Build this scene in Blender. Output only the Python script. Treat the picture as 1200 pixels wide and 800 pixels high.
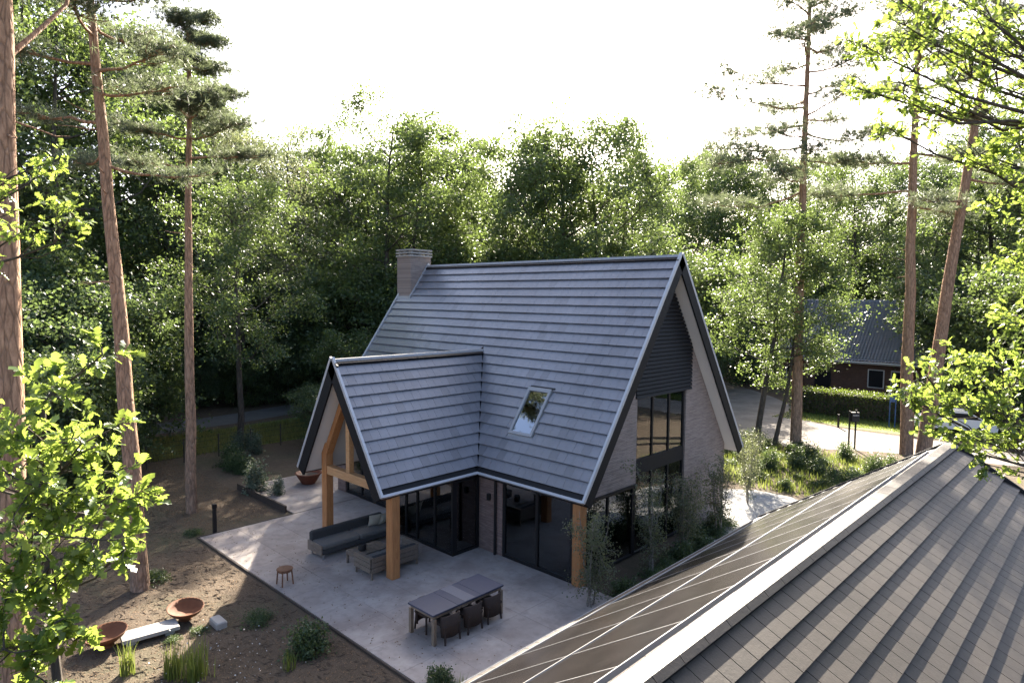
import bpy, math, random
import numpy as np
from mathutils import Vector, Matrix
R_ = math.radians
random.seed(7)
scene = bpy.context.scene
for o in list(bpy.data.objects): bpy.data.objects.remove(o)
COL = scene.collection

# ------------------------------------------------------------------ camera
CAM = np.array([10.521, -18.730, 8.100])
FW = np.array([-0.69083, 0.71988, -0.06728]); FW /= np.linalg.norm(FW)
RT = np.array([0.72101, 0.69285, 0.00995]); RT -= FW * (RT @ FW); RT /= np.linalg.norm(RT)
UP = np.cross(RT, FW)
cd = bpy.data.cameras.new('camera'); cam = bpy.data.objects.new('camera', cd); COL.objects.link(cam)
cam.matrix_world = Matrix(((RT[0], UP[0], -FW[0], CAM[0]), (RT[1], UP[1], -FW[1], CAM[1]),
                           (RT[2], UP[2], -FW[2], CAM[2]), (0, 0, 0, 1)))
cd.sensor_width = 36.0; cd.lens = 36 * 763.8 / 1200; cd.clip_start = 0.05; cd.clip_end = 3000
scene.camera = cam

# ------------------------------------------------------------------ sky, sun, exposure
SUN_AZ, SUN_EL = R_(126.0), R_(30.6)         # azimuth counter-clockwise from +X
world = bpy.data.worlds.new('World'); scene.world = world; world.use_nodes = True
wn = world.node_tree; wn.nodes.clear()
sky = wn.nodes.new('ShaderNodeTexSky'); sky.sky_type = 'NISHITA'; sky.sun_disc = False
sky.sun_elevation = SUN_EL; sky.sun_rotation = math.pi / 2 - SUN_AZ
sky.altitude = 0; sky.air_density = 0.65; sky.dust_density = 3.4; sky.ozone_density = 1.0
bg = wn.nodes.new('ShaderNodeBackground'); bg.inputs[1].default_value = 0.080
wo = wn.nodes.new('ShaderNodeOutputWorld')
wn.links.new(sky.outputs[0], bg.inputs[0]); wn.links.new(bg.outputs[0], wo.inputs[0])
sl = bpy.data.lights.new('sun', 'SUN'); sl.energy = 5.0; sl.angle = R_(0.53); sl.color = (1.0, 0.90, 0.76)
so = bpy.data.objects.new('sun', sl); COL.objects.link(so)
sdir = Vector((math.cos(SUN_AZ) * math.cos(SUN_EL), math.sin(SUN_AZ) * math.cos(SUN_EL), math.sin(SUN_EL)))
so.rotation_euler = sdir.to_track_quat('Z', 'Y').to_euler(); so.location = (0, 0, 40)
vs = scene.view_settings; vs.view_transform = 'Standard'; vs.look = 'None'; vs.gamma = 1.0; vs.exposure = 2.8
vs.use_curve_mapping = False
scene.render.engine = 'CYCLES'
scene.cycles.max_bounces = 8; scene.cycles.diffuse_bounces = 3; scene.cycles.glossy_bounces = 3
scene.cycles.transparent_max_bounces = 8; scene.cycles.transmission_bounces = 4
scene.cycles.caustics_reflective = False; scene.cycles.caustics_refractive = False

def at(px, py, depth):
    """world point seen at photo pixel (1200x800) at a depth along the view axis"""
    return CAM + depth * (FW + RT * (px - 600) / 763.8 + UP * (400 - py) / 763.8)
def on_ground(px, py, z=0.0):
    d = FW + RT * (px - 600) / 763.8 + UP * (400 - py) / 763.8
    return CAM + d * (z - CAM[2]) / d[2]

# ------------------------------------------------------------------ materials
MATS = {}
class NT:
    def __init__(s, name):
        m = bpy.data.materials.new(name); m.use_nodes = True; s.m = m; s.t = m.node_tree; s.t.nodes.clear()
        s.out = s.n('ShaderNodeOutputMaterial')
    def n(s, typ, **kw):
        x = s.t.nodes.new(typ)
        for k, v in kw.items():
            if hasattr(x, k): setattr(x, k, v)
        return x
    def l(s, a, b): s.t.links.new(a, b)
    def val(s, inp, v):
        if hasattr(v, 'is_output'): s.l(v, inp)
        else:
            if isinstance(v, (tuple, list)) and len(v) == 3 and inp.type == 'RGBA': v = (*v, 1)
            inp.default_value = v
    def coord(s, which='Object'): return s.n('ShaderNodeTexCoord').outputs[which]
    def mapping(s, vec, scale=(1, 1, 1), rot=(0, 0, 0)):
        x = s.n('ShaderNodeMapping'); s.l(vec, x.inputs[0]); x.inputs['Scale'].default_value = scale
        x.inputs['Rotation'].default_value = rot; return x.outputs[0]
    def noise(s, vec, scale, detail=4, rough=.6, dist=0):
        x = s.n('ShaderNodeTexNoise'); s.l(vec, x.inputs['Vector']); x.inputs['Scale'].default_value = scale
        x.inputs['Detail'].default_value = detail; x.inputs['Roughness'].default_value = rough
        x.inputs['Distortion'].default_value = dist; return x.outputs[0]
    def ramp(s, fac, stops):
        x = s.n('ShaderNodeValToRGB'); s.l(fac, x.inputs[0]); e = x.color_ramp.elements
        while len(e) < len(stops): e.new(.5)
        for k, (p, c) in enumerate(stops):
            e[k].position = p; e[k].color = (*c, 1) if len(c) == 3 else c
        return x.outputs[0]
    def mix(s, fac, a, b, mode='MIX'):
        x = s.n('ShaderNodeMix', data_type='RGBA', blend_type=mode)
        s.val(x.inputs['Factor'], fac); s.val(x.inputs['A'], a); s.val(x.inputs['B'], b); return x.outputs['Result']
    def math(s, op, a, b=0.0):
        x = s.n('ShaderNodeMath', operation=op); s.val(x.inputs[0], a); s.val(x.inputs[1], b); return x.outputs[0]
    def bump(s, h, strength=.3, dist=.02):
        x = s.n('ShaderNodeBump'); s.l(h, x.inputs['Height']); x.inputs['Strength'].default_value = strength
        x.inputs['Distance'].default_value = dist; return x.outputs[0]
    def attr(s, name='rnd'): return s.n('ShaderNodeAttribute', attribute_name=name).outputs['Fac']
    def orand(s): return s.n('ShaderNodeObjectInfo').outputs['Random']
    def pbr(s, col, rough=.6, spec=.5, metal=0.0, normal=None):
        b = s.n('ShaderNodeBsdfPrincipled'); s.val(b.inputs['Base Color'], col); s.val(b.inputs['Roughness'], rough)
        s.val(b.inputs['Specular IOR Level'], spec); s.val(b.inputs['Metallic'], metal)
        if normal is not None: s.l(normal, b.inputs['Normal'])
        return b.outputs[0]
    def done(s, sh): s.l(sh, s.out.inputs['Surface']); MATS[s.m.name] = s.m; return s.m

def simple(name, col, rough=.6, spec=.5, metal=0.0, var=.12, nscale=6.0, bump=0.0):
    t = NT(name); v = t.coord(); nz = t.noise(v, nscale, 5)
    c = t.mix(nz, tuple(k * (1 - var) for k in col), tuple(min(1, k * (1 + var)) for k in col))
    c = t.mix(t.math('MULTIPLY', t.orand(), .25), c, tuple(k * .7 for k in col))
    nrm = t.bump(t.noise(v, nscale * 8, 3), bump, .01) if bump else None
    r = t.math('ADD', t.math('MULTIPLY', t.noise(v, nscale * 2, 2), .16), rough - .08)
    return t.done(t.pbr(c, r, spec, metal, nrm))

def leaf_mat(name, dark, light, trans, tr=.42, rough=.42, spec=.45):
    t = NT(name); a = t.attr('rnd'); o = t.orand()
    c = t.mix(a, dark, light)
    c = t.mix(t.math('MULTIPLY', o, .45), c, (dark[0] * .55, dark[1] * .66, dark[2] * .9))
    c = t.mix(t.ramp(a, [(.93, (0, 0, 0)), (.97, (.7, .7, .7))]), c, (light[0] * 1.7, light[1] * 1.25, light[2] * .9))
    tc = t.mix(a, tuple(k * .75 for k in trans), tuple(k * 1.2 for k in trans))
    b = t.pbr(c, rough, spec)
    x = t.n('ShaderNodeBsdfTranslucent'); t.l(tc, x.inputs[0])
    m = t.n('ShaderNodeMixShader'); m.inputs[0].default_value = tr
    t.l(b, m.inputs[1]); t.l(x.outputs[0], m.inputs[2]); return t.done(m.outputs[0])

leaf_mat('oak_leaf', (.052, .084, .032), (.102, .146, .056), (.185, .255, .06), .40, .42, .5)
leaf_mat('near_oak_leaf', (.048, .095, .020), (.115, .175, .040), (.32, .42, .07), .46, .38, .45)
leaf_mat('birch_leaf', (.06, .075, .042), (.12, .135, .08), (.25, .28, .12), .42, .42, .6)
leaf_mat('dark_leaf', (.060, .096, .046), (.112, .158, .070), (.165, .23, .065), .40, .42, .5)
leaf_mat('pine_needle', (.055, .078, .046), (.125, .150, .095), (.20, .24, .12), .35, .5)
leaf_mat('shrub_leaf', (.035, .065, .025), (.08, .12, .05), (.14, .20, .05), .3)
leaf_mat('silver_leaf', (.08, .11, .07), (.20, .24, .17), (.16, .2, .1), .3)
leaf_mat('grass_blade', (.06, .10, .02), (.16, .20, .05), (.25, .30, .06), .4)
leaf_mat('dry_grass_blade', (.12, .13, .04), (.28, .27, .10), (.35, .34, .10), .4)
leaf_mat('hedge_leaf', (.025, .05, .012), (.07, .11, .025), (.22, .30, .04), .38)

def bark(name, lo, hi, sc=(6, 6, 1.2)):
    t = NT(name); v = t.mapping(t.coord(), sc); n1 = t.noise(v, 2.2, 6, .65, .4)
    n2 = t.noise(t.coord(), .35, 2)
    c = t.ramp(n1, [(.3, lo), (.62, hi)]); c = t.mix(t.math('MULTIPLY', n2, .5), c, tuple(k * .75 for k in lo))
    return t.done(t.pbr(c, .9, .2, 0, t.bump(n1, .9, .04)))
def pine_bark():
    t = NT('pine_bark'); v = t.coord(); vs_ = t.mapping(v, (5, 5, 1.6)); n1 = t.noise(vs_, 2.4, 6, .65, .5)
    s = t.n('ShaderNodeSeparateXYZ'); t.l(v, s.inputs[0])
    hz = t.math('MULTIPLY', s.outputs[2], 1 / 9.0)
    low = t.ramp(n1, [(.3, (.13, .09, .065)), (.65, (.32, .22, .155))])
    hi = t.ramp(n1, [(.3, (.20, .11, .062)), (.65, (.46, .275, .165))])
    f = t.n('ShaderNodeClamp'); t.l(t.math('ADD', hz, t.math('MULTIPLY', n1, .3)), f.inputs[0])
    vo = t.n('ShaderNodeTexVoronoi', feature='DISTANCE_TO_EDGE'); t.l(t.mapping(v, (7, 7, 1.3)), vo.inputs['Vector']); vo.inputs['Scale'].default_value = 1.3
    ed = t.ramp(vo.outputs['Distance'], [(.0, (.38, .38, .38)), (.09, (0, 0, 0))])
    c = t.mix(ed, t.mix(f.outputs[0], low, hi), (.06, .042, .03))
    h = t.math('ADD', n1, t.math('MULTIPLY', t.ramp(vo.outputs['Distance'], [(0, (0, 0, 0)), (.12, (1, 1, 1))]), .9))
    return t.done(t.pbr(c, .85, .25, 0, t.bump(h, .8, .03)))
pine_bark()
bark('oak_bark', (.035, .03, .024), (.12, .10, .08))
bark('birch_bark', (.10, .085, .07), (.36, .33, .29), (4, 4, 9))

def tile_mat(name, a, b, rough, spec):
    t = NT(name); r = t.attr('rnd'); v = t.coord('Object')
    geo = t.n('ShaderNodeNewGeometry').outputs['Position']
    n1 = t.noise(geo, 1.3, 5); n2 = t.noise(geo, 38, 3, .7)
    c = t.mix(r, a, b); c = t.mix(t.math('MULTIPLY', n1, .75), c, tuple(k * .66 for k in a)); c = t.mix(t.ramp(t.noise(geo, .45, 4, .6), [(.42, (0, 0, 0)), (.66, (.5, .5, .5))]), c, tuple(k * 1.35 for k in b))
    c = t.mix(t.ramp(t.noise(geo, 7.0, 4, .75), [(.62, (0, 0, 0)), (.78, (.35, .35, .35))]), c, tuple(k * 1.9 for k in b))
    c = t.mix(t.ramp(r, [(.90, (0, 0, 0)), (.94, (.55, .55, .55))]), c, tuple(k * .62 for k in a))
    c = t.mix(t.ramp(t.noise(geo, 19.0, 5, .8), [(.60, (0, 0, 0)), (.72, (.30, .30, .30))]), c, (b[0] * 1.5, b[1] * 1.5, b[2] * 1.15))
    rr = t.math('ADD', t.math('MULTIPLY', n2, .16), rough - .08)
    hh = t.math('ADD', n2, t.math('MULTIPLY', t.noise(geo, 9, 3), 1.2))
    return t.done(t.pbr(c, rr, spec, 0, t.bump(hh, .35, .008)))
tile_mat('roof_tile', (.152, .156, .174), (.168, .172, .190), .30, 1.0)
tile_mat('garage_tile', (.030, .025, .020), (.045, .037, .030), .55, .35)
simple('zinc_trim', (.46, .47, .48), .42, .5, .25, .06, 3)
simple('ridge_metal', (.30, .30, .30), .36, .6, .0, .08, 3)
simple('black_board', (.010, .010, .011), .6, .25, 0, .25, 5)
simple('black_frame', (.010, .010, .011), .45, .35, 0, .15, 4)
simple('gutter_dark', (.018, .018, .019), .6, .3, 0, .2, 5)
simple('soffit_white', (.66, .63, .58), .7, .3, 0, .05, 2)
simple('plaster_grey', (.40, .39, .37), .8, .2, 0, .06, 2)
simple('interior_dark', (.22, .20, .175), .8, .2, 0, .15, 2)
simple('interior_floor', (.26, .19, .135), .4, .4, 0, .2, 2)
simple('curtain', (.30, .29, .27), .9, .1, 0, .12, 3)
simple('corten', (.135, .055, .025), .75, .25, 0, .45, 9, .3)
simple('terracotta', (.13, .045, .025), .7, .3, 0, .3, 6)
simple('concrete_light', (.33, .315, .29), .85, .2, 0, .15, 6, .2)
simple('cushion_grey', (.155, .15, .14), .95, .1, 0, .12, 18, .3)
simple('cushion_dark', (.06, .06, .06), .95, .1, 0, .15, 18, .3)
simple('pillow_cream', (.36, .34, .28), .95, .1, 0, .1, 14, .3)
simple('chair_weave', (.050, .036, .030), .8, .25, 0, .3, 60, .5)
simple('table_top', (.055, .062, .095), .45, .25, 0, .12, 5)
simple('runner', (.20, .19, .20), .9, .1, 0, .15, 20)
simple('pot_black', (.02, .02, .02), .5, .4)
simple('steel', (.35, .35, .35), .4, .5, .6)
simple('car_white', (.72, .72, .72), .25, .6, 0, .03)
simple('tyre', (.015, .015, .015), .8, .2)
simple('sign_blue', (.03, .08, .22), .5, .4)
simple('rust_edge', (.055, .042, .034), .7, .3, 0, .3, 8)
simple('white_frame', (.62, .60, .55), .5, .4, 0, .04)
simple('red_light', (.35, .02, .015), .3, .5)

def wood(name, lo, hi, axis=(14, 14, 1.0)):
    t = NT(name); v = t.mapping(t.coord(), axis); n1 = t.noise(v, 2.0, 6, .6, 1.2); n2 = t.noise(t.coord(), 1.2, 3)
    c = t.ramp(n1, [(.3, lo), (.68, hi)]); c = t.mix(t.math('MULTIPLY', n2, .5), c, tuple(k * .75 for k in lo))
    return t.done(t.pbr(c, .6, .35, 0, t.bump(n1, .35, .01)))
wood('oak_post', (.30, .125, .046), (.52, .255, .10))
wood('oak_beam', (.38, .20, .085), (.62, .38, .19), (1.0, 14, 14))
wood('grey_teak', (.115, .09, .068), (.24, .195, .155), (2, 14, 14))
wood('stool_wood', (.12, .05, .025), (.24, .11, .055), (9, 2, 9))
wood('table_wood', (.16, .12, .085), (.30, .235, .17), (9, 9, 2))

def brick_mat(name, c1, c2, mortar, bw, bh, axis):
    t = NT(name); g = t.coord('Object'); s = t.n('ShaderNodeSeparateXYZ'); t.l(g, s.inputs[0])
    cb = t.n('ShaderNodeCombineXYZ')
    t.l(s.outputs[0 if axis == 'x' else 1], cb.inputs[0]); t.l(s.outputs[2], cb.inputs[1])
    b = t.n('ShaderNodeTexBrick'); t.l(cb.outputs[0], b.inputs['Vector'])
    b.inputs['Color1'].default_value = (*c1, 1); b.inputs['Color2'].default_value = (*c2, 1)
    b.inputs['Mortar'].default_value = (*mortar, 1); b.inputs['Scale'].default_value = 1
    b.inputs['Mortar Size'].default_value = .006; b.inputs['Mortar Smooth'].default_value = .3; b.inputs['Bias'].default_value = -.1
    b.inputs['Brick Width'].default_value = bw; b.inputs['Row Height'].default_value = bh
    v = t.mapping(cb.outputs[0], (2.2, 16, 1)); st = t.noise(v, 1.0, 4, .7)
    c = t.mix(t.ramp(st, [(.40, (0, 0, 0)), (.74, (.6, .6, .6))]), b.outputs['Color'], tuple(min(1, k * 1.65) for k in c2))
    c = t.mix(t.math('MULTIPLY', t.noise(cb.outputs[0], 1.1, 4), .45), c, tuple(k * .7 for k in c1))
    h = t.math('ADD', t.math('MULTIPLY', b.outputs['Fac'], -1.0), t.math('MULTIPLY', st, .8))
    return t.done(t.pbr(c, .85, .25, 0, t.bump(h, .7, .012)))
brick_mat('brick_gable', (.235, .188, .160), (.310, .255, .222), (.15, .125, .108), .48, .052, 'y')
brick_mat('brick_front', (.155, .105, .090), (.225, .160, .138), (.10, .08, .07), .48, .052, 'x')
brick_mat('brick_neighbour', (.10, .055, .038), (.16, .09, .06), (.14, .12, .10), .22, .065, 'x')

def glass_mat(name, tint, refl=1.0):
    t = NT(name)
    fr = t.n('ShaderNodeFresnel'); fr.inputs[0].default_value = 1.62
    gl = t.n('ShaderNodeBsdfGlossy'); gl.inputs['Roughness'].default_value = .015
    gl.inputs['Color'].default_value = (.9, .93, .95, 1)
    nz = t.noise(t.coord(), .9, 2); t.l(t.bump(nz, .05, .05), gl.inputs['Normal'])
    tr = t.n('ShaderNodeBsdfTransparent'); tr.inputs[0].default_value = (*tint, 1)
    m = t.n('ShaderNodeMixShader'); k = t.n('ShaderNodeClamp')
    t.l(t.math('MULTIPLY', fr.outputs[0], 2.2 * refl), k.inputs[0]); t.l(k.outputs[0], m.inputs[0])
    t.l(tr.outputs[0], m.inputs[1]); t.l(gl.outputs[0], m.inputs[2]); return t.done(m.outputs[0])
glass_mat('glass', (.66, .69, .68)); glass_mat('skylight_glass', (.5, .55, .58), 3.2)
def panel_mat():
    t = NT('solar_glass'); g = t.coord()
    n1 = t.noise(g, 1.6, 4); n2 = t.noise(g, 60, 2)
    c = t.mix(n1, (.010, .009, .008), (.024, .020, .018))
    r = t.math('ADD', t.math('MULTIPLY', n1, .10), .17)
    return t.done(t.pbr(c, r, .22, 0, t.bump(n2, .02, .002)))
panel_mat()

def ground_mat():
    t = NT('forest_floor'); v = t.coord('Object')
    n1 = t.noise(v, .22, 5, .65); n2 = t.noise(v, 3.2, 6, .7); n3 = t.noise(v, 26, 4, .75)
    c = t.ramp(n1, [(.34, (.085, .064, .044)), (.5, (.112, .086, .062)), (.66, (.080, .080, .046))])
    c = t.mix(t.ramp(n2, [(.42, (0, 0, 0)), (.70, (.7, .7, .7))]), c, (.145, .112, .080))
    c = t.mix(t.ramp(n3, [(.48, (0, 0, 0)), (.68, (.65, .65, .65))]), c, (.055, .042, .030))
    c = t.mix(t.ramp(t.noise(v, 55, 2, .6), [(.66, (0, 0, 0)), (.72, (.8, .8, .8))]), c, (.27, .20, .13))
    h = t.math('ADD', n3, t.math('MULTIPLY', n2, 1.5))
    return t.done(t.pbr(c, .95, .15, 0, t.bump(h, .8, .05)))
ground_mat()
def patchy(name, a, b, c3, s1, s2, rough=.9, bump=.3, bd=.01):
    t = NT(name); v = t.n('ShaderNodeNewGeometry').outputs['Position']; n1 = t.noise(v, s1, 6, .68, .3); n2 = t.noise(v, s2, 4, .7)
    c = t.ramp(n1, [(.36, a), (.62, b)])
    c = t.mix(t.ramp(n2, [(.5, (0, 0, 0)), (.74, (.55, .55, .55))]), c, c3)
    c = t.mix(t.math('MULTIPLY', t.orand(), .22), c, tuple(k * .78 for k in a))
    r = t.math('ADD', t.math('MULTIPLY', n1, .3), rough - .2)
    return t.done(t.pbr(c, r, .3, 0, t.bump(n2, bump, bd)))
patchy('patio_concrete', (.255, .215, .192), (.385, .342, .308), (.165, .142, .132), .8, 3.4, .8, .15, .006)
patchy('road_gravel', (.17, .15, .125), (.26, .235, .205), (.11, .095, .08), .6, 9, .95, .5, .02)
patchy('white_gravel', (.26, .255, .24), (.42, .41, .39), (.12, .115, .11), 9, 30, .95, .8, .03)
patchy('lawn', (.085, .125, .024), (.14, .19, .04), (.15, .17, .05), 1.4, 12, .95, .8, .05)
patchy('asphalt', (.10, .10, .10), (.16, .155, .15), (.20, .17, .13), .8, 20, .9, .3, .01)

# ------------------------------------------------------------------ geometry helpers
def tag(o, label=None, cat=None, group=None, kind=None):
    if label: o['label'] = label
    if cat: o['category'] = cat
    if group: o['group'] = group
    if kind: o['kind'] = kind
    return o
def link(name, me, parent=None):
    o = bpy.data.objects.new(name, me); COL.objects.link(o)
    if parent is not None: o.parent = parent
    return o
def empty(name, loc=(0, 0, 0), rz=0.0):
    o = bpy.data.objects.new(name, None); COL.objects.link(o); o.location = loc; o.rotation_euler[2] = rz
    o.empty_display_size = .2; return o
def np_mesh(name, V, Fs, mat, rnd=None, smooth=False):
    """V (n,3); Fs list of index arrays each (m,k)"""
    me = bpy.data.meshes.new(name); V = np.asarray(V, np.float32)
    me.vertices.add(len(V)); me.vertices.foreach_set('co', V.ravel())
    if not isinstance(Fs, (list, tuple)): Fs = [Fs]
    Fs = [np.asarray(f, np.int32) for f in Fs if len(f)]
    idx = np.concatenate([f.ravel() for f in Fs]); tot = np.concatenate([np.full(len(f), f.shape[1], np.int32) for f in Fs])
    me.loops.add(len(idx)); me.loops.foreach_set('vertex_index', idx)
    st = np.zeros(len(tot), np.int32); st[1:] = np.cumsum(tot)[:-1]
    me.polygons.add(len(tot)); me.polygons.foreach_set('loop_start', st); me.polygons.foreach_set('loop_total', tot)
    if smooth: me.polygons.foreach_set('use_smooth', np.ones(len(tot), bool))
    if rnd is not None:
        a = me.attributes.new('rnd', 'FLOAT', 'POINT'); a.data.foreach_set('value', np.asarray(rnd, np.float32))
    me.materials.append(MATS[mat]); me.update(calc_edges=True); me.validate(); return me

BOXF = np.array([(0, 3, 2, 1), (4, 5, 6, 7), (0, 1, 5, 4), (1, 2, 6, 5), (2, 3, 7, 6), (3, 0, 4, 7)])
class MB:
    def __init__(s): s.v = []; s.f = []
    def raw(s, verts, faces):
        b = len(s.v); s.v += [tuple(map(float, p)) for p in verts]; s.f += [tuple(i + b for i in f) for f in faces]; return s
    def box(s, lo, hi, ch=0.0):
        x0, y0, z0 = lo; x1, y1, z1 = hi
        if ch <= 0:
            return s.raw([(x0, y0, z0), (x1, y0, z0), (x1, y1, z0), (x0, y1, z0), (x0, y0, z1), (x1, y0, z1), (x1, y1, z1), (x0, y1, z1)], BOXF.tolist())
        c = ch  # chamfered vertical + top edges (8-gon rings)
        def ring(i, z): return [(x0 + i + c, y0 + i, z), (x1 - i - c, y0 + i, z), (x1 - i, y0 + i + c, z), (x1 - i, y1 - i - c, z), (x1 - i - c, y1 - i, z), (x0 + i + c, y1 - i, z), (x0 + i, y1 - i - c, z), (x0 + i, y0 + i + c, z)]
        rs = ring(c * .5, z0) + ring(0, z0 + c) + ring(0, z1 - c) + ring(c * .7, z1); F = [tuple(range(7, -1, -1)), tuple(range(24, 32))]
        for k in range(3):
            for i in range(8): F.append((k * 8 + i, k * 8 + (i + 1) % 8, k * 8 + 8 + (i + 1) % 8, k * 8 + 8 + i))
        return s.raw(rs, F)
    def beam(s, a, b, w, h, upv=(0, 0, 1)):
        a = Vector(a); b = Vector(b); d = (b - a).normalized(); sd = d.cross(Vector(upv)).normalized(); u = sd.cross(d)
        P = []
        for p in (a, b):
            for i, j in ((-1, -1), (1, -1), (1, 1), (-1, 1)): P.append(p + sd * (i * w / 2) + u * (j * h / 2))
        return s.raw(P, BOXF.tolist())
    def prism(s, poly, off):
        """poly: list of 3d points (planar), off: extrude vector"""
        n = len(poly); P = [Vector(p) for p in poly]; o = Vector(off)
        nrm = (P[1] - P[0]).cross(P[2] - P[0])
        if nrm.dot(o) > 0: P = P[::-1]
        V = P + [p + o for p in P]
        F = [tuple(range(n)), tuple(range(2 * n - 1, n - 1, -1))] + [(i, i + n, (i + 1) % n + n, (i + 1) % n) for i in range(n)]
        return s.raw(V, F)
    def tube(s, pts, rad, n=8, cap=True):
        pts = [Vector(p) for p in pts]; rings = []
        for i, p in enumerate(pts):
            d = (pts[min(i + 1, len(pts) - 1)] - pts[max(i - 1, 0)]).normalized()
            a = d.orthogonal().normalized() if abs(d.z) < .95 else Vector((1, 0, 0)); a = (a - d * a.dot(d)).normalized(); b = d.cross(a)
            r = rad[i] if hasattr(rad, '__len__') else rad
            rings.append([p + (a * math.cos(t) + b * math.sin(t)) * r for t in [2 * math.pi * k / n for k in range(n)]])
        V = [v for r in rings for v in r]; F = []
        for i in range(len(pts) - 1):
            for k in range(n): F.append((i * n + k, i * n + (k + 1) % n, (i + 1) * n + (k + 1) % n, (i + 1) * n + k))
        if cap: F += [tuple(range(n - 1, -1, -1)), tuple(range((len(pts) - 1) * n, len(pts) * n))]
        return s.raw(V, F)
    def lathe(s, prof, n=24, c=(0, 0, 0)):
        V = []; F = []
        for r, z in prof:
            for k in range(n):
                t = 2 * math.pi * k / n; V.append((c[0] + r * math.cos(t), c[1] + r * math.sin(t), c[2] + z))
        for i in range(len(prof) - 1):
            for k in range(n): F.append((i * n + k, i * n + (k + 1) % n, (i + 1) * n + (k + 1) % n, (i + 1) * n + k))
        return s.raw(V, F)
    def build(s, name, mat, parent=None, smooth=False):
        me = bpy.data.meshes.new(name); me.from_pydata(s.v, [], s.f); me.materials.append(MATS[mat])
        if smooth: me.polygons.foreach_set('use_smooth', np.ones(len(me.polygons), bool))
        me.update(); return link(name, me, parent)
def part(name, mat, parent, lo, hi, ch=0.0): return MB().box(lo, hi, ch).build(name, mat, parent)
def sheet(name, pts, z, mat, sub=0):
    o = MB().raw([(p[0], p[1], z) for p in pts], [tuple(range(len(pts)))]).build(name, mat)
    if o.data.polygons[0].normal.z < 0: o.data.flip_normals()
    return tag(o, kind='structure')
def copy_tree(o, parent=None):
    c = o.copy(); COL.objects.link(c); c.parent = parent
    for ch in [x for x in bpy.data.objects if x.parent == o]: copy_tree(ch, c)
    return c

# ------------------------------------------------------------------ setting
def grid_ground():
    n = 90; xs = np.sign(np.linspace(-1, 1, n)) * np.abs(np.linspace(-1, 1, n)) ** 2.2 * 700
    X, Y = np.meshgrid(xs - 4, xs - 4, indexing='ij'); rng = np.random.default_rng(3)
    d = np.hypot(X + 4, Y + 4); Z = np.clip((d - 150) / 500, 0, 1) * rng.normal(0, .6, X.shape)
    V = np.stack([X, Y, Z], -1).reshape(-1, 3); i = np.arange(n * n).reshape(n, n)
    F = np.stack([i[:-1, :-1], i[1:, :-1], i[1:, 1:], i[:-1, 1:]], -1).reshape(-1, 4)
    return tag(link('ground', np_mesh('ground', V, F, 'forest_floor')), kind='structure')
grid_ground()

def smooth_poly(pts, it=2):
    for _ in range(it):
        q = []
        for i in range(len(pts)):
            a = np.array(pts[i]); b = np.array(pts[(i + 1) % len(pts)]); q += [a * .75 + b * .25, a * .25 + b * .75]
        pts = q
    return pts
sheet('road', smooth_poly([(-60, 62), (-24, 38), (-11.5, 28.2), (-6.6, 18.0), (-3.0, 17.2), (1.0, 20.5), (12, 22.5), (40, 27), (40, 31.5), (14, 27.5), (1.0, 25.2), (-5.2, 25.5), (-9.0, 34), (-22, 45), (-56, 68)]), .008, 'road_gravel')
sheet('lawn_verge', smooth_poly([(-8.4, 33), (-5.0, 26.0), (1.0, 25.9), (14, 28.3), (30, 31), (30, 34), (10, 31.8), (0, 30.6), (-7.5, 35.2)]), .012, 'lawn')
sheet('woodland_road', smooth_poly([(-34.5, -80), (-31.5, -80), (-29.5, -5), (-31.5, 6), (-38, 24), (-60, 60), (-63, 58), (-42, 22), (-34.5, 5), (-32.8, -5)]), .008, 'asphalt')
sheet('lawn_strip', smooth_poly([(-28.5, -16), (-23.6, -9), (-23.2, 4), (-27, 12), (-33, 20), (-30, 6), (-28.8, -4)]), .006, 'lawn')
sheet('gravel_path', smooth_poly([(-.45, 3.4), (1.4, -1.2), (1.5, -4.4), (3.6, -4.4), (3.7, 4.6), (1.4, 8.4), (-1.6, 8.2), (-2.4, 5.6)], 1), .008, 'white_gravel')

# patio: slabs on a bed
pat = MB().box((-11.62, -10.62, -.1), (2.0, -4.4, .018)).box((-16.4, -7.22, -.1), (-11.64, -3.3, .018)).build('patio', 'rust_edge')
tag(pat, kind='structure')
slab_mesh = {}
def slab(x0, y0, x1, y1):
    k = (round(x1 - x0, 3), round(y1 - y0, 3))
    if k not in slab_mesh:
        o = MB().box((0, 0, .02), (k[0], k[1], .045), .0015).build('patio_slab', 'patio_concrete', pat); slab_mesh[k] = o.data
    else: o = link('patio_slab', slab_mesh[k], pat)
    o.location = (x0, y0, 0)
g = .003
for i in range(11):
    for j in range(5):
        slab(-11.6 + i * 1.235 + g, -10.6 + j * 1.235 + g, -11.6 + (i + 1) * 1.235 - g, -10.6 + (j + 1) * 1.235 - g)
for i in range(4):
    for j in range(3):
        slab(-16.38 + i * 1.18 + g, -7.2 + j * 1.29 + g, -16.38 + (i + 1) * 1.18 - g, -7.2 + (j + 1) * 1.29 - g)
tag(MB().box((-11.66, -10.66, -.05), (2.0, -10.63, .055)).box((-11.66, -10.63, -.05), (-11.63, -7.25, .055)).build('edging_strip', 'rust_edge'),
    'dark steel edging strip along the outer edge of the patio', 'edging')
tag(MB().box((-16.2, -7.36, -.05), (-12.05, -7.28, .26)).build('retaining_board', 'rust_edge'),
    'low dark retaining board between the leaf litter and the side terrace', 'edging')

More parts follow.
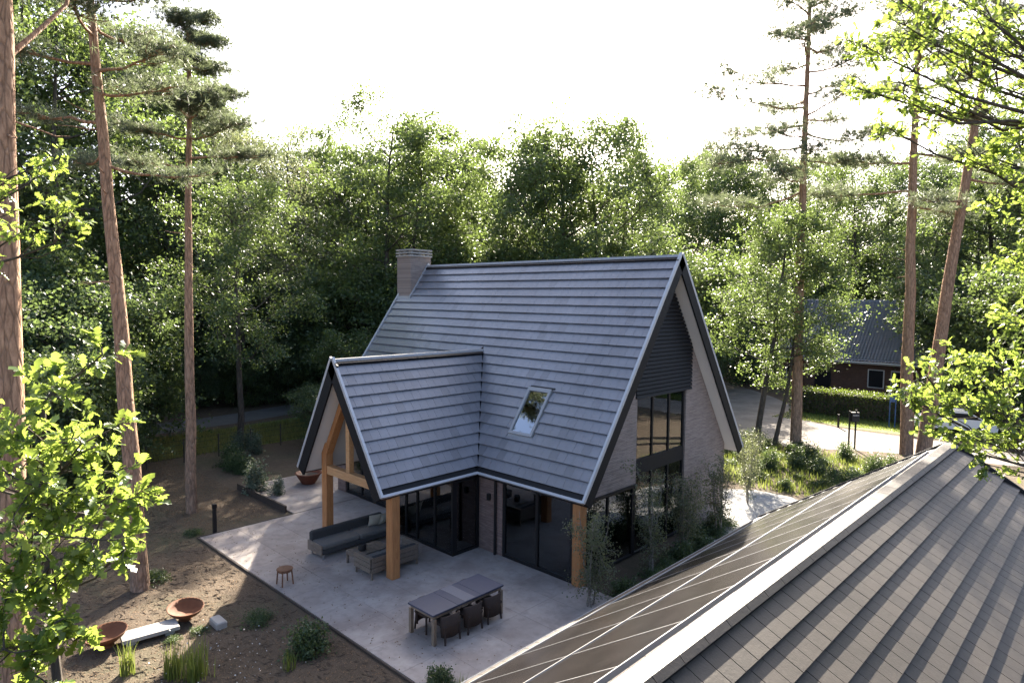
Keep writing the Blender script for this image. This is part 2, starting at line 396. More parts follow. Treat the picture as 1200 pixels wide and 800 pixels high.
# ------------------------------------------------------------------ house
SN, CS = math.sin(R_(55.1)), math.cos(R_(55.1))
ZE, ZR, HW, XL = 2.55, 9.51, 4.86, -13.65
XE, XER, ZRE, YE = -6.72, -4.235, 6.22, -8.52        # extension ridge x, eave x, ridge z, gable y
XELf = -8.80
S_MAIN = HW / CS
pe = math.atan2(ZRE - ZE, XER - XE); SNE, CSE = math.sin(pe), math.cos(pe); S_EXT = (XER - XE) / CSE
pl = math.atan2(ZRE - ZE, XE - XELf); SNL, CSL = math.sin(pl), math.cos(pl); S_EXL = (XE - XELf) / CSL
house = empty('house', (-6.8, 0, 0)); HO = Vector((-6.8, 0, 0))
tag(house, 'large house with steep dark tiled roofs, brick chimney and timber-framed porch', 'house')
def hp(name, mb, mat, parent=None):
    o = mb.build(name, mat, None)
    o.data.transform(Matrix.Translation(-HO)) if parent is None else None
    o.parent = house if parent is None else parent
    if parent is not None: o.data.transform(Matrix.Translation(-HO))
    return o

def slope(kind):
    """returns f(u,s,h)->point ; u along the ridge, s down the slope, h normal to it"""
    if kind == 'front': return lambda u, s, h: (u, -s * CS - h * SN, ZR - s * SN + h * CS)
    if kind == 'back': return lambda u, s, h: (u, s * CS + h * SN, ZR - s * SN + h * CS)
    if kind == 'extR': return lambda u, s, h: (XE + s * CSE + h * SNE, u, ZRE - s * SNE + h * CSE)
    if kind == 'extL': return lambda u, s, h: (XE - s * CSL - h * SNL, u, ZRE - s * SNL + h * CSL)
def clip(poly, a, b, c):
    """keep a*u+b*s+c>=0"""
    out = []
    for i in range(len(poly)):
        p, q = poly[i], poly[(i + 1) % len(poly)]; dp = a * p[0] + b * p[1] + c; dq = a * q[0] + b * q[1] + c
        if dp >= 0: out.append(p)
        if (dp >= 0) != (dq >= 0):
            t = dp / (dp - dq); out.append((p[0] + t * (q[0] - p[0]), p[1] + t * (q[1] - p[1])))
    return out
def area(poly): return .5 * abs(sum(poly[i][0] * poly[(i + 1) % len(poly)][1] - poly[(i + 1) % len(poly)][0] * poly[i][1] for i in range(len(poly))))

def lay_tiles(u0, u1, s0, s1, w, e, clips, holes=(), t0=.012, lift=.034, seed=1, lap=.07, gap=.006, jv=.0018):
    """list of (poly, s_top, jitter, rnd, full)"""
    rng = random.Random(seed); out = []; n = max(1, round((s1 - s0) / e)); e = (s1 - s0) / n
    for k in range(n):
        sa = s0 + k * e; off = (k % 2) * w * .5; m = int((u1 - u0) / w) + 2
        for i in range(-1, m):
            a = u0 + i * w + off + gap / 2; b = a + w - gap
            a2, b2 = max(a, u0), min(b, u1)
            if b2 - a2 < .03: continue
            full = (a2 == a and b2 == b)
            polys = [[(a2, sa), (b2, sa), (b2, sa + e + lap), (a2, sa + e + lap)]]
            for (ca, cb, cc) in clips:
                nq = []
                for P in polys:
                    Q = clip(P, ca, cb, cc)
                    if len(Q) >= 3: nq.append(Q)
                    if len(Q) != len(P) or any(abs(x - y) > 1e-9 for p, q in zip(P, Q) for x, y in zip(p, q)): full = False
                polys = nq
            for (h0, h1, g0, g1) in holes:
                nq = []
                for P in polys:
                    us = [p[0] for p in P]; ss = [p[1] for p in P]
                    if max(us) <= h0 or min(us) >= h1 or max(ss) <= g0 or min(ss) >= g1: nq.append(P); continue
                    full = False
                    nq.append(clip(P, -1, 0, h0)); nq.append(clip(P, 1, 0, -h1))
                    mid = clip(clip(P, 1, 0, -h0), -1, 0, h1)
                    if len(mid) >= 3: nq.append(clip(mid, 0, -1, g0)); nq.append(clip(mid, 0, 1, -g1))
                polys = [q for q in nq if len(q) >= 3]
            for P in polys:
                if area(P) < .004: continue
                out.append((P, sa, rng.random(), rng.random(), full, e, rng.uniform(-jv, jv)))
    return out
def tile_geo(P, sa, e, fn, t0=.012, lift=.054, jit=0.0, origin=(0, 0, 0)):
    n = len(P); V = []
    for (u, s) in P: V.append(fn(u, s, max(-.002, t0 + jit + lift * (s - sa) / e - .018)))
    for (u, s) in P: V.append(fn(u, s, t0 + jit + lift * (s - sa) / e))
    V = [tuple(a - b for a, b in zip(v, origin)) for v in V]
    F = [tuple(range(n, 2 * n)), tuple(range(n - 1, -1, -1))] + [(i, (i + 1) % n, (i + 1) % n + n, i + n) for i in range(n)]
    return V, F
def orient(V, F):
    """make faces point away from the centroid"""
    c = np.mean(np.array(V), 0); out = []
    for f in F:
        p = np.array([V[i] for i in f]); nn = np.cross(p[1] - p[0], p[2] - p[0])
        out.append(f if nn @ (p.mean(0) - c) > 0 else tuple(reversed(f)))
    return out
def in_view(p):
    d = np.array(p) - CAM; z = d @ FW
    return z > .1 and abs(d @ RT / z) < .80 and abs(d @ UP / z) < .54
def emit_tiles(groups, parent_of, origin, mat, limit=300):
    """groups: list of (fn, tiles, kind, visible). nearest `limit` visible ones become objects, the rest one stuff mesh"""
    cand = []
    for gi, (fn, tiles, kind, vis) in enumerate(groups):
        for t in tiles:
            c = fn(sum(p[0] for p in t[0]) / len(t[0]), sum(p[1] for p in t[0]) / len(t[0]), 0)
            d = float(np.linalg.norm(np.array(c) - CAM))
            cand.append((d if (vis and in_view(c)) else 1e6 + d, gi, t))
    cand.sort(key=lambda q: q[0])
    share = {}; SV = []; SF = []; SR = []
    for r, (d, gi, t) in enumerate(cand):
        fn, tiles, kind, vis = groups[gi]; P, sa, j, rv, full, e, jit = t
        if r < limit and d < 1e6:
            u0, s0 = P[0]; base = fn(u0, sa, 0)
            if full:
                key = (kind, int(rv * 8), round(P[1][0] - P[0][0], 3))
                if key not in share:
                    V, F = tile_geo(P, sa, e, fn, origin=base); F = orient(V, F)
                    me = bpy.data.meshes.new('roof_tile'); me.from_pydata(V, [], F); me.materials.append(MATS[mat])
                    a = me.attributes.new('rnd', 'FLOAT', 'POINT'); a.data.foreach_set('value', [(int(rv * 8) + .5) / 8] * len(V)); me.update()
                    share[key] = me
                me = share[key]; o = link('roof_tile', me, parent_of[kind])
                nrm = Vector(fn(0, 0, 1)) - Vector(fn(0, 0, 0))
                o.location = Vector(base) + nrm * jit - Vector(origin)
            else:
                V, F = tile_geo(P, sa, e, fn, jit=jit, origin=base); F = orient(V, F)
                me = bpy.data.meshes.new('roof_tile'); me.from_pydata(V, [], F); me.materials.append(MATS[mat])
                a = me.attributes.new('rnd', 'FLOAT', 'POINT'); a.data.foreach_set('value', [rv] * len(V)); me.update()
                o = link('roof_tile', me, parent_of[kind]); o.location = Vector(base) - Vector(origin)
        else:
            V, F = tile_geo(P, sa, e, fn, jit=jit, origin=origin); F = orient(V, F); b = len(SV)
            SV += V; SF += [tuple(i + b for i in f) for f in F]; SR += [rv] * len(V)
    me = bpy.data.meshes.new('roof_tiles'); me.from_pydata(SV, [], SF); me.materials.append(MATS[mat])
    a = me.attributes.new('rnd', 'FLOAT', 'POINT'); a.data.foreach_set('value', SR); me.update()
    return me

# roof decks (closed slabs under the tiles)
TH = .26
def deck(fn, quad, th=TH):
    V = [fn(u, s, -.006) for u, s in quad] + [fn(u, s, -th) for u, s in quad]; n = len(quad)
    F = [tuple(range(n)), tuple(range(2 * n - 1, n - 1, -1))] + [(i, i + n, (i + 1) % n + n, (i + 1) % n) for i in range(n)]
    return V, orient(V, F)
fF, fB, fR, fL = slope('front'), slope('back'), slope('extR'), slope('extL')
s1v = (ZR - ZRE) / SN                       # main-slope distance of the extension ridge
yv = -s1v * CS                              # y where the extension ridge dies into the main roof
roof = hp('roof', MB().raw(*deck(fF, [(XL, 0), (0, 0), (0, S_MAIN), (XL, S_MAIN)])).raw(*deck(fB, [(XL, 0), (0, 0), (0, S_MAIN), (XL, S_MAIN)])), 'black_board')
porch_roof = hp('porch_roof', MB().raw(*deck(fR, [(YE, 0), (yv, 0), (-HW, S_EXT), (YE, S_EXT)])).raw(*deck(fL, [(YE, 0), (yv, 0), (-HW, S_EXL), (YE, S_EXL)])), 'black_board')
# soffits (pale undersides)
def soff(fn, quad):
    V = [fn(u, s, -TH - .012) for u, s in quad] + [fn(u, s, -TH - .022) for u, s in quad]
    F = [(0, 1, 2, 3), (7, 6, 5, 4), (0, 4, 5, 1), (1, 5, 6, 2), (2, 6, 7, 3), (3, 7, 4, 0)]; return V, orient(V, F)
hp('soffit', MB().raw(*soff(fF, [(-.78, .30), (-.06, .30), (-.06, S_MAIN - .05), (-.78, S_MAIN - .05)])), 'soffit_white', roof)
hp('soffit', MB().raw(*soff(fB, [(-.78, .30), (-.06, .30), (-.06, S_MAIN - .05), (-.78, S_MAIN - .05)])), 'soffit_white', roof)
hp('soffit', MB().raw(*soff(fR, [(YE + .06, .30), (-5.8, .30), (-5.8, S_EXT - .05), (YE + .06, S_EXT - .05)])), 'soffit_white', porch_roof)
hp('soffit', MB().raw(*soff(fL, [(YE + .06, .30), (-5.8, .30), (-5.8, S_EXL - .05), (YE + .06, S_EXL - .05)])), 'soffit_white', porch_roof)

GUT = .30                                   # tiles stop this far above the eave
W_T, E_T = .30, .372
# valleys: main slope line from (XE,s1v) to (XER,S_MAIN)
def line_clip(p, q, keep):
    a, b = q[1] - p[1], p[0] - q[0]; c = -(a * p[0] + b * p[1])
    ln = math.hypot(a, b); a, b, c = a / ln, b / ln, c / ln
    if a * keep[0] + b * keep[1] + c < 0: a, b, c = -a, -b, -c
    return (a, b, c - .05)
RLU0, RLU1, RLS0, RLS1 = -3.68, -2.70, 5.30, 6.98
vR = line_clip((XE, s1v), (XER, S_MAIN), (0, S_MAIN - 1)); vL = line_clip((XE, s1v), (XELf, S_MAIN), (XL, S_MAIN - 1))
right = lay_tiles(XE, -.07, .16, S_MAIN - GUT, W_T, E_T, [vR, ], [(RLU0 - .03, RLU1 + .03, RLS0 - .03, RLS1 + .10)], seed=2)
left = lay_tiles(XL + .07, XE, .16, S_MAIN - GUT, W_T, E_T, [vL], [(XL, -12.70, -1, 1.78)], seed=3)
eR = lay_tiles(YE + .07, yv, .15, S_EXT - GUT, W_T, E_T * .965, [line_clip((yv, 0), (-HW, S_EXT), (YE, 1))], seed=4)
eL = lay_tiles(YE + .07, yv, .15, S_EXL - GUT, W_T, E_T, [line_clip((yv, 0), (-HW, S_EXL), (YE, 1))], seed=5)
bk = lay_tiles(XL + .07, -.07, .16, S_MAIN - GUT, W_T, E_T, [], [], seed=6)
st = emit_tiles([(fF, right, 'front', True), (fF, left, 'front', False), (fR, eR, 'extR', True), (fL, eL, 'extL', False), (fB, bk, 'back', False)],
                {'front': roof, 'extR': porch_roof}, HO, 'roof_tile', 300)
tag(link('roof_tiles', st, house), kind='stuff')

# ridge tiles
def ridge_piece(fa, fb, u0, u1, wd, hgt, origin):
    V = []
    for u in (u0, u1):
        for fn, s, h in ((fa, wd, .030), (fa, wd, .075), (fa, .055, .085)): V.append(fn(u, s, h))
        for fn, s, h in ((fb, .055, .085), (fb, wd, .075), (fb, wd, .030)): V.append(fn(u, s, h))
    n = 6; F = [tuple(range(n)), tuple(range(2 * n - 1, n - 1, -1))] + [(i, i + n, (i + 1) % n + n, (i + 1) % n) for i in range(n)]
    V = [tuple(a - b for a, b in zip(v, origin)) for v in V]; return V, orient(V, F)
def ridge_run(fa, fb, ua, ub, step, wd, origin, parent, name='ridge_tile', mat='ridge_metal'):
    n = max(1, round((ub - ua) / step)); step = (ub - ua) / n
    for k in range(n):
        V, F = ridge_piece(fa, fb, ua + k * step + .004, ua + (k + 1) * step - .004, wd, .1, origin)
        me = bpy.data.meshes.new(name); me.from_pydata(V, [], F); me.materials.append(MATS[mat]); me.update(); link(name, me, parent)
ridge_run(fF, fB, -12.70, -.08, .42, .15, HO, roof)
ridge_run(fL, fR, YE + .09, yv - .02, .42, .14, HO, porch_roof)

# verge trims, fascia, gutters
def strip(fn, a, b, w, h0, h1, axis):
    """box in slope coords between (u0,s0) and (u1,s1) rectangle"""
    (u0, s0), (u1, s1) = a, b
    V = [fn(u, s, h) for h in (h0, h1) for (u, s) in ((u0, s0), (u1, s0), (u1, s1), (u0, s1))]
    return V, orient(V, BOXF.tolist())
for fn in (fF, fB):
    hp('verge_trim', MB().raw(*strip(fn, (-.065, -.02), (.012, S_MAIN + .01), 0, .005, .095, 0)), 'zinc_trim', roof)
    hp('fascia', MB().raw(*strip(fn, (-.055, .0), (.004, S_MAIN), 0, -.33, .004, 0)), 'black_board', roof)
    hp('verge_trim', MB().raw(*strip(fn, (XL - .012, -.02), (XL + .065, S_MAIN + .01), 0, .005, .095, 0)), 'zinc_trim', roof)
    hp('fascia', MB().raw(*strip(fn, (XL - .004, .0), (XL + .055, S_MAIN), 0, -.33, .004, 0)), 'black_board', roof)
for fn, S in ((fR, S_EXT), (fL, S_EXL)):
    hp('verge_trim', MB().raw(*strip(fn, (YE - .012, -.02), (YE + .065, S + .01), 0, .005, .095, 0)), 'zinc_trim', porch_roof)
    hp('fascia', MB().raw(*strip(fn, (YE - .004, .0), (YE + .055, S), 0, -.36, .004, 0)), 'black_board', porch_roof)
def gutter(fn, u0, u1, S, parent):
    hp('gutter', MB().raw(*strip(fn, (u0, S - GUT + .02), (u1, S - .062), 0, -.004, .006, 0)), 'gutter_dark', parent)
    hp('eave_trim', MB().raw(*strip(fn, (u0, S - .06), (u1, S + .015), 0, -.07, .062, 0)), 'zinc_trim', parent)
    hp('eave_board', MB().raw(*strip(fn, (u0, S + .002), (u1, S + .012), 0, -.26, -.072, 0)), 'black_board', parent)
gutter(fF, XER + .02, -.068, S_MAIN, roof); gutter(fF, XL + .068, XELf - .02, S_MAIN, roof); gutter(fB, XL + .068, -.068, S_MAIN, roof)
gutter(fR, YE + .068, -HW - .02, S_EXT, porch_roof); gutter(fL, YE + .068, -HW - .02, S_EXL, porch_roof)
for fn_a, pa, pb in ((fF, (XE, s1v), (XER, S_MAIN - .1)), (fF, (XE, s1v), (XELf, S_MAIN - .1))):
    A = Vector(fn_a(pa[0], pa[1], .012)); B = Vector(fn_a(pb[0], pb[1], .012))
    hp('valley', MB().beam(A, B, .17, .014, (0, -SN, CS)), 'gutter_dark', roof)

# roof window
rw = MB()
for a, b in (((RLU0, RLS0), (RLU1, RLS0 + .13)), ((RLU0, RLS1 - .09), (RLU1, RLS1)), ((RLU0, RLS0 + .131), (RLU0 + .09, RLS1 - .091)), ((RLU1 - .09, RLS0 + .131), (RLU1, RLS1 - .091))):
    rw.raw(*strip(fF, a, b, 0, -.02, .105, 0))
rwo = hp('roof_window', rw, 'ridge_metal'); 
hp('pane', MB().raw(*strip(fF, (RLU0 + .088, RLS0 + .128), (RLU1 - .088, RLS1 - .088), 0, .05, .062, 0)), 'skylight_glass', rwo)
hp('blind', MB().raw(*strip(fF, (RLU0 + .088, RLS0 + .128), (RLU1 - .088, RLS1 - .088), 0, .012, .02, 0)), 'interior_dark', rwo)
hp('apron', MB().raw(*strip(fF, (RLU0 - .02, RLS1 + .001), (RLU1 + .02, RLS1 + .13), 0, .0, .05, 0)), 'ridge_metal', rwo)
hp('cover_strip', MB().raw(*strip(fF, (RLU0 + .06, RLS0 - .06), (RLU1 + .10, RLS0 - .002), 0, .0, .085, 0)), 'gutter_dark', rwo)

# chimney
chim = hp('chimney', MB().box((-13.72, -1.0, 7.6), (-12.74, .14, 9.86)), 'brick_gable')
for k, (z, ex) in enumerate(((9.86, .05), (9.99, .05), (10.12, .05))):
    hp('cap_slab', MB().box((-13.72 - ex, -1.0 - ex, z), (-12.74 + ex, .14 + ex, z + .07), .012), 'concrete_light', chim)
for k, (x, y) in enumerate(((-13.6, -.88), (-12.86, -.88), (-13.6, .02), (-12.86, .02), (-13.23, -.88), (-12.86, -.43))):
    for z in (9.93, 10.06): hp('cap_block', MB().box((x - .07, y - .07, z), (x + .07, y + .07, z + .06)), 'concrete_light', chim)
hp('flashing', MB().beam((-12.70, -1.03, fF(0, 1.03 / CS, .1)[2]), (-12.70, .0, ZR + .06), .05, .12, (0, -SN, CS)), 'zinc_trim', chim)
hp('flashing', MB().box((-13.68, -1.10, fF(0, 1.05 / CS, .02)[2] - .05), (-12.68, -1.003, fF(0, 1.05 / CS, .02)[2] + .10)), 'zinc_trim', chim)

# gable wall x = -0.5
GX = -.5; WY = 4.40
def zroof(y): return ZR - abs(y) * SN / CS - (TH + .03) / CS
def gwall(poly, name, mat, th=.28, x=GX): return hp(name, MB().prism([(x, y, z) for y, z in poly], (-th, 0, 0)), mat)
gwall([(1.40, 0), (WY, 0), (WY, zroof(WY)), (1.72, zroof(1.72)), (1.72, 5.06), (1.40, 5.06)], 'wall', 'brick_gable')
gwall([(-WY, 2.36), (-1.62, 2.36), (-1.62, 5.06), (-1.72, 5.06), (-1.72, zroof(1.72)), (-WY, zroof(WY))], 'wall', 'brick_gable')
gwall([(-1.715, 5.07), (1.715, 5.07), (1.715, zroof(1.72)), (0, zroof(0)), (-1.715, zroof(1.72))], 'cladding_board', 'black_board', .2, GX - .03)
hp('ledge', MB().box((GX - .02, -WY, 2.30), (GX + .06, -1.64, 2.355)), 'black_frame')
nsl = 27; zt = zroof(0) - .03
for k in range(nsl):
    z = 5.02 + k * .127
    if z + .1 > zt: break
    yw = min(1.715, (ZR - (TH + .03) / CS - z - .1) * CS / SN)
    if yw < .1: break
    hp('cladding_slat', MB().raw(*[(lambda V: (V, orient(V, BOXF.tolist())))([(GX - .02, -yw, z), (GX + .055, -yw, z), (GX + .055, yw, z), (GX - .02, yw, z), (GX - .02, -yw, z + .092), (GX + .022, -yw, z + .092), (GX + .022, yw, z + .092), (GX - .02, yw, z + .092)])][0]), 'black_board')
# big gable window
def frame_rect(axis, c, a0, a1, z0, z1, t=.07, d=.09, mull=(), trans=()):
    mb = MB()
    def bx(p0, p1, q0, q1):
        if axis == 'x': mb.box((c - d, p0, q0), (c, p1, q1))
        else: mb.box((p0, c, q0), (p1, c + d, q1))
    bx(a0, a0 + t, z0, z1); bx(a1 - t, a1, z0, z1); bx(a0 + t, a1 - t, z1 - t, z1); bx(a0 + t, a1 - t, z0, z0 + t)
    for m in mull: bx(m - t / 2, m + t / 2, z0 + t + .002, z1 - t - .002)
    return mb
def win(axis, c, a0, a1, z0, z1, mull=(), trans=(), t=.07, name='window'):
    w = hp(name, frame_rect(axis, c, a0, a1, z0, z1, t, .09, mull), 'black_frame')
    ed = [a0 + t] + sorted(mull) + [a1 - t]; zs = [z0 + t] + sorted(trans) + [z1 - t]
    for z in trans:
        lo = (c - .088, a0 + t + .001, z - .09); hi = (c - .002, a1 - t - .001, z + .09)
        if axis == 'y': lo = (a0 + t + .001, c + .002, z - .09); hi = (a1 - t - .001, c + .088, z + .09)
        hp('transom', MB().box(lo, hi), 'black_frame', w)
    for i in range(len(ed) - 1):
        p, q = ed[i], ed[i + 1]
        if axis == 'x': b = ((c - .05, p + .01, z0 + t - .01), (c - .038, q - .01, z1 - t + .01))
        else: b = ((p + .01, c + .038, z0 + t - .01), (q - .01, c + .05, z1 - t + .01))
        hp('pane', MB().box(*b), 'glass', w)
    return w
win('x', GX - .05, -1.60, 1.38, .05, 5.05, mull=(-.62, .40), trans=(), name='window')
hp('panel', MB().box((GX - .135, -1.53, 2.60), (GX - .045, 1.31, 3.08)), 'black_board')
win('x', GX - .04, -4.30, -1.64, .05, 2.29, mull=(-3.0,), name='window')

# front facade y = -4.58
FY = -4.58
hp('wall', MB().box((-4.44, FY, 0), (-3.40, FY + .28, 2.46)), 'brick_front')
hp('downpipe', MB().tube([(-3.66, FY - .06, .03), (-3.66, FY - .06, 2.42)], .045, 10), 'black_frame')
hp('wall_lamp', MB().box((-4.02, FY - .10, 1.72), (-3.90, FY - .002, 1.92), .012), 'black_frame')
win('y', FY, -3.39, -.62, .05, 2.47, mull=(-1.98,), t=.10, name='sliding_door')
hp('curtain', MB().box((-1.2, FY + .25, .06), (-.75, FY + .33, 2.4)), 'curtain')
hp('curtain', MB().box((-1.93, FY + .29, .06), (-1.7, FY + .37, 2.4)), 'curtain')
hp('post', MB().box((-.595, FY - .06, .046), (-.30, FY + .22, 2.40), .015), 'oak_post')
# glass bay under the porch
BY, BX0, BX1 = -5.70, -7.45, -4.45
win('y', BY, BX0, BX1, .05, 2.42, mull=(-6.85, -6.25, -5.35), t=.08, name='window')
win('x', BX1, BY + .095, FY - .004, .05, 2.42, mull=(), t=.08, name='window')
win('x', BX0 + .09, BY + .095, FY - .004, .05, 2.42, mull=(), t=.08, name='window')
hp('ceiling', MB().box((BX0, BY + .01, 2.425), (BX1 + .05, FY - .01, 2.53)), 'black_board')
hp('curtain', MB().box((-4.9, BY + .3, .06), (-4.7, FY - .2, 2.38)), 'curtain')
# plaster wall above the bay, up to the porch soffits
ix = lambda z, sgn: (XE + sgn * ((ZRE - (TH + .03) / (CSE if sgn > 0 else CSL) - z) / (math.tan(pe) if sgn > 0 else math.tan(pl))))
zt2 = ZRE - (TH + .04) / CSE
hp('wall', MB().prism([(ix(2.54, -1), BY + .05, 2.54), (ix(2.54, 1) - .02, BY + .05, 2.54), (XE, BY + .05, zt2)], (0, .2, 0)), 'plaster_grey')
# left of the bay
hp('wall', MB().box((-13.2, -4.42, 0), (-12.62, -4.14, 2.5)), 'brick_front')
hp('wall', MB().box((-9.2, -4.42, 0), (BX0 - .01, -4.14, 2.5)), 'brick_front')
win('y', -4.40, -12.6, -9.21, .05, 2.48, mull=(-11.5, -10.4), t=.10, name='window')
# far walls, interior
hp('wall', MB().prism([(-13.2, y, z) for y, z in ((-4.40, 0), (WY, 0), (WY, zroof(WY)), (0, zroof(0)), (-4.40, zroof(WY)))], (.28, 0, 0)), 'brick_gable')
hp('wall', MB().box((-12.9, WY - .28, 0), (GX - .30, WY, 2.6)), 'brick_front')
hp('floor', MB().box((-12.9, -4.1, -.02), (-.82, 4.1, .03)), 'interior_floor')
hp('floor', MB().box((BX0 + .1, BY + .1, -.02), (BX1 - .1, -4.11, .03)), 'interior_floor')
hp('ceiling', MB().box((-12.9, -4.1, 2.62), (-.82, 4.1, 2.90)), 'interior_dark')
hp('partition', MB().box((-12.9, .6, .031), (-3.6, .75, 2.61)), 'interior_dark')
hp('partition', MB().box((-3.3, -1.0, 2.91), (-3.15, 2.5, 7.2)), 'plaster_grey')

# porch timber frame
PY = -7.9
hp('post', MB().box((-4.66, PY - .14, .046), (-4.36, PY + .14, 2.44), .015), 'oak_post')
hp('post', MB().box((-8.20, PY - .13, .046), (-7.92, PY + .13, 3.42), .015), 'oak_post')
hp('beam', MB().box((-7.915, PY - .10, 2.42), (-4.68, PY + .10, 2.68)), 'oak_beam')
hp('strut', MB().box((-6.84, PY - .08, 2.685), (-6.64, PY + .08, 5.0)), 'oak_beam')
zu = lambda x: (ZRE - abs(x - XE) * (math.tan(pe) if x > XE else math.tan(pl))) - (TH + .17) / (CSE if x > XE else CSL)
hp('rafter', MB().beam((-8.12, PY, zu(-8.12)), (-6.86, PY, zu(-6.86)), .18, .24, (0, 1, 0)), 'oak_post')
hp('rafter', MB().beam((-4.72, PY, zu(-4.72)), (-6.60, PY, zu(-6.60)), .18, .24, (0, 1, 0)), 'oak_post')

# ------------------------------------------------------------------ garage in the foreground
GXR, GZR, GEX, GEZ, GY1, GY0 = 7.73, 5.0, 3.56, 2.3, -1.95, -19.5
pg = math.atan2(GZR - GEZ, GXR - GEX); SG, CG = math.sin(pg), math.cos(pg); S_G = (GXR - GEX) / CG
GO = Vector((GXR, -10.0, 0))
gR = lambda u, s, h: (GXR + s * CG + h * SG, u, GZR - s * SG + h * CG)
gL = lambda u, s, h: (GXR - s * CG - h * SG, u, GZR - s * SG + h * CG)
garage = empty('garage', GO)
tag(garage, 'garage roof with solar panels on one slope and weathered flat tiles on the other', 'garage')
def gp(name, mb, mat, parent=None):
    o = mb.build(name, mat, parent or garage); o.data.transform(Matrix.Translation(-GO)); return o
groof = gp('roof', MB().raw(*deck(gR, [(GY0, 0), (GY1, 0), (GY1, S_G), (GY0, S_G)], .22)).raw(*deck(gL, [(GY0, 0), (GY1, 0), (GY1, S_G), (GY0, S_G)], .22)), 'black_board')
gt = lay_tiles(GY0, GY1 - .03, .14, S_G - .05, .262, .325, [], [], seed=9, lap=.02, gap=.010, jv=.0015)
_tg = tile_geo
def tile_geo(P, sa, e, fn, t0=.012, lift=.034, jit=0.0, origin=(0, 0, 0)): return _tg(P, sa, e, fn, .008, .050, jit, origin)
sg = emit_tiles([(gR, gt, 'gr', True)], {'gr': groof}, GO, 'garage_tile', 300)
tag(link('roof_tiles', sg, garage), kind='stuff')
gl_t = lay_tiles(GY0, GY1 - .03, .14, S_G - .05, .262, .325, [], [(GY0 - 1, -2.45, .34, 4.40)], seed=10, lap=.02, gap=.010, jv=.0015)
SV, SF, SR = [], [], []
for P, sa, j, rv, full, e, jit in gl_t:
    V, F = tile_geo(P, sa, e, gL, jit=jit, origin=GO); F = orient(V, F); b = len(SV); SV += V; SF += [tuple(i + b for i in f) for f in F]; SR += [rv] * len(V)
me = bpy.data.meshes.new('verge_tiles'); me.from_pydata(SV, [], SF); me.materials.append(MATS['garage_tile'])
me.attributes.new('rnd', 'FLOAT', 'POINT').data.foreach_set('value', SR); tag(link('verge_tiles', me, groof), kind='stuff')
ridge_run(gL, gR, GY0, GY1, .44, .135, GO, groof, 'ridge_tile', 'garage_tile')
# panels: two rows, portrait
PW = 1.155; pm = {}
for r, (sa, sb) in enumerate(((.36, 2.08), (2.13, 4.36))):
    k = 0; y = -2.50
    while y - PW > GY0:
        key = r
        if key not in pm:
            pf = gp('solar_panel', MB().raw(*strip(gL, (y - PW + .012, sa), (y - .012, sb), 0, .03, .075, 0)), 'solar_glass', groof); pm[key] = (pf.data, y)
        else:
            pf = link('solar_panel', pm[key][0], groof); pf.location = (0, y - pm[key][1], 0)
        y -= PW
for s_ in (.345, 2.105, 4.375):
    gp('panel_rail', MB().raw(*strip(gL, (GY0, s_ - .017), (-2.49, s_ + .017), 0, .02, .085, 0)), 'steel', groof)
y = -2.50
rail = None
while y > GY0:
    if rail is None:
        rail = gp('panel_seam', MB().raw(*strip(gL, (y - .006, .365), (y + .006, 2.08), 0, .03, .079, 0)).raw(*strip(gL, (y - .006, 2.13), (y + .006, 4.355), 0, .03, .079, 0)), 'steel', groof); y0_ = y
    else: o = link('panel_seam', rail.data, groof); o.location = (0, y - y0_, 0)
    y -= PW
gp('gutter', MB().raw(*strip(gL, (GY0, S_G - .04), (GY1, S_G + .10), 0, -.10, .03, 0)), 'black_board', groof)
gp('eave_trim', MB().raw(*strip(gL, (GY0, S_G + .101), (GY1, S_G + .125), 0, -.10, .055, 0)), 'zinc_trim', groof)
gp('eave_trim', MB().raw(*strip(gL, (GY0, 4.50), (-2.2, 4.53), 0, .0, .07, 0)), 'zinc_trim', groof)
for fn in (gL, gR): gp('verge_trim', MB().raw(*strip(fn, (GY1 - .03, .1), (GY1 + .02, S_G), 0, -.2, .09, 0)), 'gutter_dark', groof)
gp('wall', MB().box((GEX + .45, GY0 + .4, 0), (2 * GXR - GEX - .45, GY1 - .4, 2.35)), 'brick_gable')

# ------------------------------------------------------------------ furniture on the terrace
T0 = .046
def furn(name, loc, rz, label, cat, group=None): return tag(empty(name, loc, rz), label, cat, group)
